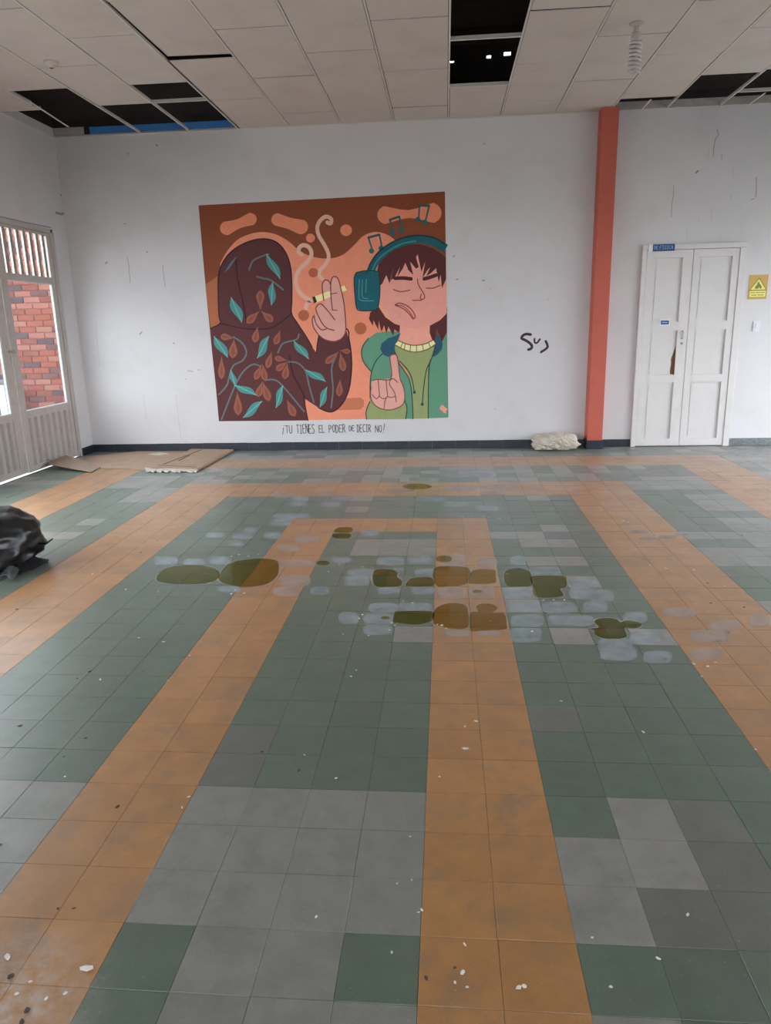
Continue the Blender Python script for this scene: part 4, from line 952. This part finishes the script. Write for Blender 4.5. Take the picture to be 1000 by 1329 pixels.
deep = [
 (zI, [(203,753),(212,739),(240,733),(270,735),(284,742),(282,752),(262,758),(225,758)], 'wide murky puddle on green tiles left of the orange stripe'),
 (zI, [(287,742),(298,731),(330,725),(357,727),(362,735),(358,750),(340,760),(312,762),(290,757),(283,751)], 'clear puddle half on green and half on orange tiles'),
 (zI, [(434,688),(441,684.5),(455,684.5),(458,688),(452,691.5),(436,691.5)], 'small puddle on the corner of the inner orange band'),
 (zI, [(432,693),(452,692.5),(456,696),(450,699),(433,698.5)], 'small dark puddle on green tile below the inner orange band'),
 (zI, ell(419,731,9,3.2), 'small oval puddle on green tile beside the left inner stripe'),
 (zA, [(470,230),(540,215),(620,222),(645,245),(640,270),(672,300),(665,335),(600,345),(500,345),(465,310)], 'dark rounded puddle on green tile between the inner stripes'),
 (zA, [(700,330),(730,290),(790,276),(890,280),(900,335),(720,340)], 'shallow dark puddle on green tile touching the centre orange stripe'),
 (zA, [(610,600),(620,530),(640,520),(890,520),(895,580),(850,605),(770,620),(660,605)], 'largest dark puddle on green tile left of the centre orange stripe'),
 (zA, ell(555,568,34,12), 'tiny dark puddle inside a whitish film on green tile'),
 (zB, ell(345,298,50,20), 'small oval puddle on the centre orange stripe, furthest along it'),
 (zB, [(290,350),(485,350),(490,430),(440,455),(380,460),(300,455)], 'square puddle on the left tile of the centre orange stripe, below the small oval one'),
 (zB, [(505,378),(540,360),(640,362),(648,400),(640,440),(500,445),(492,430)], 'rounded puddle on the right tile of the centre orange stripe'),
 (zB, ell(540,490,30,10), 'tiny puddle in a pinkish film on the centre orange stripe'),
 (zB, [(280,612),(330,570),(400,558),(470,570),(488,612),(490,690),(440,715),(340,700),(285,680)], 'large brown puddle on the left tiles of the centre orange stripe'),
 (zB, [(500,618),(545,610),(535,580),(570,560),(630,565),(660,590),(632,616),(700,620),(715,690),(700,715),(560,725),(500,715)], 'large lobed puddle on the right tiles of the centre orange stripe'),
 (zC_, [(-30,320),(-25,262),(20,240),(70,236),(130,255),(145,285),(150,350),(60,360),(0,358)], 'rounded dark puddle on green tile right of the centre orange stripe'),
 (zC_, [(150,290),(350,288),(375,310),(370,360),(335,375),(350,420),(180,425),(152,350)], 'dark square puddle on green tile beside a pale tile'),
 (zC_, [(555,590),(570,570),(640,560),(700,570),(725,588),(770,575),(850,590),(860,610),(820,628),(752,625),(765,680),(700,698),(620,695),(560,670),(550,640),(512,632),(580,622)], 'three-lobed dark green puddle on tiles near the right stripe'),
 (zI, ell(541,631.5,19,3.8), 'small yellowish puddle on the middle orange band near the wall'),
]
for f, pts, lab in deep:
    P = [fp(*f(*q)) for q in (catmull(pts, 4) if len(pts) < 20 else pts)]
    pud = floor_patch('puddle', P, M['water'], 0.0012)
    # pale drying rim round the water
    n = len(P); c = Vector((pud.location.x, pud.location.y)); rv = []; rf = []; ew = random.uniform(0.006, 0.010)
    for i, q in enumerate(P):
        t = Vector(P[(i+1) % n])-Vector(P[i-1]); nn = Vector((t.y, -t.x)).normalized(); q = Vector(q)-c
        if nn.dot(q) < 0: nn = -nn
        w_ = ew*(0.5+abs(noise.noise(Vector((q.x*20, q.y*20, 1)))))
        rv += [(q.x, q.y, 0.0), (q.x+nn.x*w_, q.y+nn.y*w_, -0.0001)]
    rf = [(2*i, 2*((i+1) % n), 2*((i+1) % n)+1, 2*i+1) for i in range(n)]
    me = bpy.data.meshes.new('rim'); me.from_pydata(rv, [], rf); me.update(); link('rim', me, M['film_rim'], pud)
    tag(pud, lab, 'puddle', 'deep puddles on the tiled floor')
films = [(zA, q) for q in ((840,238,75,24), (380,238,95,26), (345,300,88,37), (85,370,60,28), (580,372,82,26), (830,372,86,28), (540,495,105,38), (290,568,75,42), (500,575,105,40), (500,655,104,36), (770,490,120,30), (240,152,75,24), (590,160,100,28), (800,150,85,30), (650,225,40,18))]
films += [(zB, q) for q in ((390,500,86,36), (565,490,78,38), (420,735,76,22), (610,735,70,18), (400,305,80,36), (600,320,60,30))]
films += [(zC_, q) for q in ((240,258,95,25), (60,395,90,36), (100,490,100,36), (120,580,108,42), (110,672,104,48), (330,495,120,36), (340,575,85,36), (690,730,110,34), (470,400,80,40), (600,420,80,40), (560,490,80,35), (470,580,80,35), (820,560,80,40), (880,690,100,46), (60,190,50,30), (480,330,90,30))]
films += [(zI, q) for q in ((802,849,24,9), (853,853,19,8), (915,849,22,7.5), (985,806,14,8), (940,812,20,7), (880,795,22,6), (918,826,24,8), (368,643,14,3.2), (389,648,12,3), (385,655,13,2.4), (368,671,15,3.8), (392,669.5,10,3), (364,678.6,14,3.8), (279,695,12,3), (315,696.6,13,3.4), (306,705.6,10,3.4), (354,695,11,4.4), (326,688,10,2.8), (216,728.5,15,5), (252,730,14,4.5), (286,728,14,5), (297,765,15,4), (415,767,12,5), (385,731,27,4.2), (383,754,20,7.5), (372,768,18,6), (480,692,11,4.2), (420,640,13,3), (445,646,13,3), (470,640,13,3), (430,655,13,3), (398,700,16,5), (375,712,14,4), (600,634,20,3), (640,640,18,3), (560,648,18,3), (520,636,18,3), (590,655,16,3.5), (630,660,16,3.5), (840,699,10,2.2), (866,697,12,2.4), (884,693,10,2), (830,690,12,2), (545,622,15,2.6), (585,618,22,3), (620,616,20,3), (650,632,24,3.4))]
def zone(x, y):
    u, v = x/T, y/T
    if v > 25: return 'near the mural wall'
    if u > 9: return 'beyond the right orange stripe'
    if u > 6: return 'along the right orange stripe' if v < 22 else 'on the middle orange band'
    if v > 22: return 'on the middle orange band'
    if v > 18: return 'just outside the inner orange band'
    if u > 2: return 'between the centre and right orange stripes'
    if u > 0: return 'along the centre orange stripe'
    if v > 16 and u > -6: return 'on the inner orange band'
    if u > -4: return 'between the inner orange stripes'
    if u > -6: return 'along the left inner orange stripe'
    if u > -10: return 'left of the left inner orange stripe'
    if u > -13: return 'along the outer left orange stripe'
    return 'close to the gate side'
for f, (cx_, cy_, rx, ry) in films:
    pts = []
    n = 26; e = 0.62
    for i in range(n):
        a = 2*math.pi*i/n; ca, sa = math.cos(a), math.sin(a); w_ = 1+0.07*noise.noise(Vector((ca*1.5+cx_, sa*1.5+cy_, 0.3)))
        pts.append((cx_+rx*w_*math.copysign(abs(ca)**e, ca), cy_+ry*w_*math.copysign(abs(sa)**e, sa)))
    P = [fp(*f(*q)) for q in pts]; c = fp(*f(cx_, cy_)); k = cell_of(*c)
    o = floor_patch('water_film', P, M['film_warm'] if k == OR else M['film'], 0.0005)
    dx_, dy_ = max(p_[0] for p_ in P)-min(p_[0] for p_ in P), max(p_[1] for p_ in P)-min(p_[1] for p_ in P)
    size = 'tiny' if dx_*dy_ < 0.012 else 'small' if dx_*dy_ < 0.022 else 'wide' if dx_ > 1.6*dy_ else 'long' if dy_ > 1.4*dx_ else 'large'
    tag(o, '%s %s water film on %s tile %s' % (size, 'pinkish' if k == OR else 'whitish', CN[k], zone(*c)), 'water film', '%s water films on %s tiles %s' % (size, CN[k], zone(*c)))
# small white specks along the puddle rims
def specks(name, spots, m, label, cat, grp, sz, seed):
    rr = random.Random(seed); ms_ = []
    for v_ in range(4):
        bm = bmesh.new(); bmesh.ops.create_icosphere(bm, subdivisions=1, radius=1)
        for v in bm.verts: v.co *= rr.uniform(0.6, 1.15); v.co.z = max(-0.28, v.co.z*0.45)
        me = bpy.data.meshes.new(name); bm.to_mesh(me); bm.free(); me.materials.append(m); ms_.append(me)
    for px, py, s in spots:
        x, y = fp(px, py); o = bpy.data.objects.new(name, rr.choice(ms_)); col.objects.link(o)
        k = sz*s; o.scale = (k*rr.uniform(0.9, 1.5), k*rr.uniform(0.6, 1.0), k*rr.uniform(0.5, 0.9)); o.rotation_euler = (0, 0, rr.uniform(0, 6.28))
        o.location = (x, y, 0.25*o.scale[2]); sw_ = 'large ' if s >= 1.8 else 'small ' if s >= 1.1 else 'tiny '; tag(o, sw_+label(cell_of(x, y))+' '+zone(x, y), cat, sw_+grp(cell_of(x, y))+' '+zone(x, y))
white = [(112,1257,2.4),(10,1243,1.8),(603,943,1),(617,936,1.2),(604,972,2.0),(728,910,1.1),(834,950,1.4),(980,973,1),(130,882,1.4),(218,883,1),(245,1034,1.2),(236,1048,.9),(212,833,1.2),(180,828,1.3),(246,851,1),(600,1262,1.1),(603,1226,.8),(606,1281,.7),(547,1181,.9),(543,1184,.8),(892,1187,1.1),(854,1244,.9),(768,1217,.9),(792,1281,.9),(532,1086,.8),(515,1147,.8),(410,1190,.8),(910,878,.9),(455,878,1),(462,870,.8),(163,765,1.3),(300,771,1.6),(317,770,1.6),(305,766,1.2),(120,745,1.1),(205,768,1),(84,1008,.8),(843,734,1.5),(864,738,1.3),(900,740,1.6),(903,784,1),(940,761,.9),(508,1236,.9),(590,1275,.7),(85,1289,1.2),(40,1274,1),(60,1296,1),(22,1290,1.1),(645,712,.6),(165,640,1.2),(148,637,1.6),(436,1010,.9),(395,980,.7),(673,1282,1.4),(680,1280,1.2),(534,1142,.6),(570,1008,.8)]
specks('plaster_chip', white, M['chip_white'], lambda k: 'white plaster chip on %s tile' % CN[k], 'chip', lambda k: 'plaster chips on %s tiles' % CN[k], 0.0060, 2)
darkc = [(14,1268,1.5),(35,1312,1.7),(28,1327,1.5),(388,1000,1.3),(340,976,1.3),(116,872,1.6),(100,881,1.2),(26,942,1.2),(111,958,1),(83,982,.9),(153,1047,1.3),(590,1256,.9),(553,1270,1.1),(75,1180,1),(96,1179,.9),(218,883,.8),(183,717,1.6),(922,783,1.3),(918,757,1.1),(945,821,1.2),(965,788,1.2),(962,695,1.1),(22,791,1.6),(204,702,1.2),(0,1097,1.2),(186,871,.8)]
specks('dark_crumb', darkc, M['chip_dark'], lambda k: 'dark crumb on %s tile' % CN[k], 'crumb', lambda k: 'dark crumbs on %s tiles' % CN[k], 0.0060, 4)
white_specks = [(426,742,1),(523,780,1.2),(535,783,1.2),(508,809,1.5),(512,812,1.2),(470,798,1.1),(466,803,1),(573,812,1.3),(567,811,1),(579,816,1),(505,818,1.2),(445,823,.8),(478,825,1),(640,775,.8),(658,745,1),(636,806,.8),(690,820,1.6),(627,671,1.6),(634,672,1.4),(648,673,1.6),(600,671,1.4),(612,670,1.4),(588,632,1.4),(597,631,1.3),(612,630,1.3),(625,633,1.2),(640,637,1.2),(643,638,1.4),(590,638,1.3),(603,640,1.2),(808,676,1.6),(815,678,1.5),(705,779,1.2),(718,779,1.3),(732,779,1),(440,733,.9),(470,736,1),(300,722,1.2),(310,720,1.3),(322,722,1.2),(335,720,1),(900,862,1.6),(918,865,1.6),(928,860,1.4)]
specks('white_speck', white_specks, M['white_specks'], lambda k: 'white puddle speck on %s tile' % CN[k], 'speck', lambda k: 'white specks around puddles on %s tiles' % CN[k], 0.0065, 6)
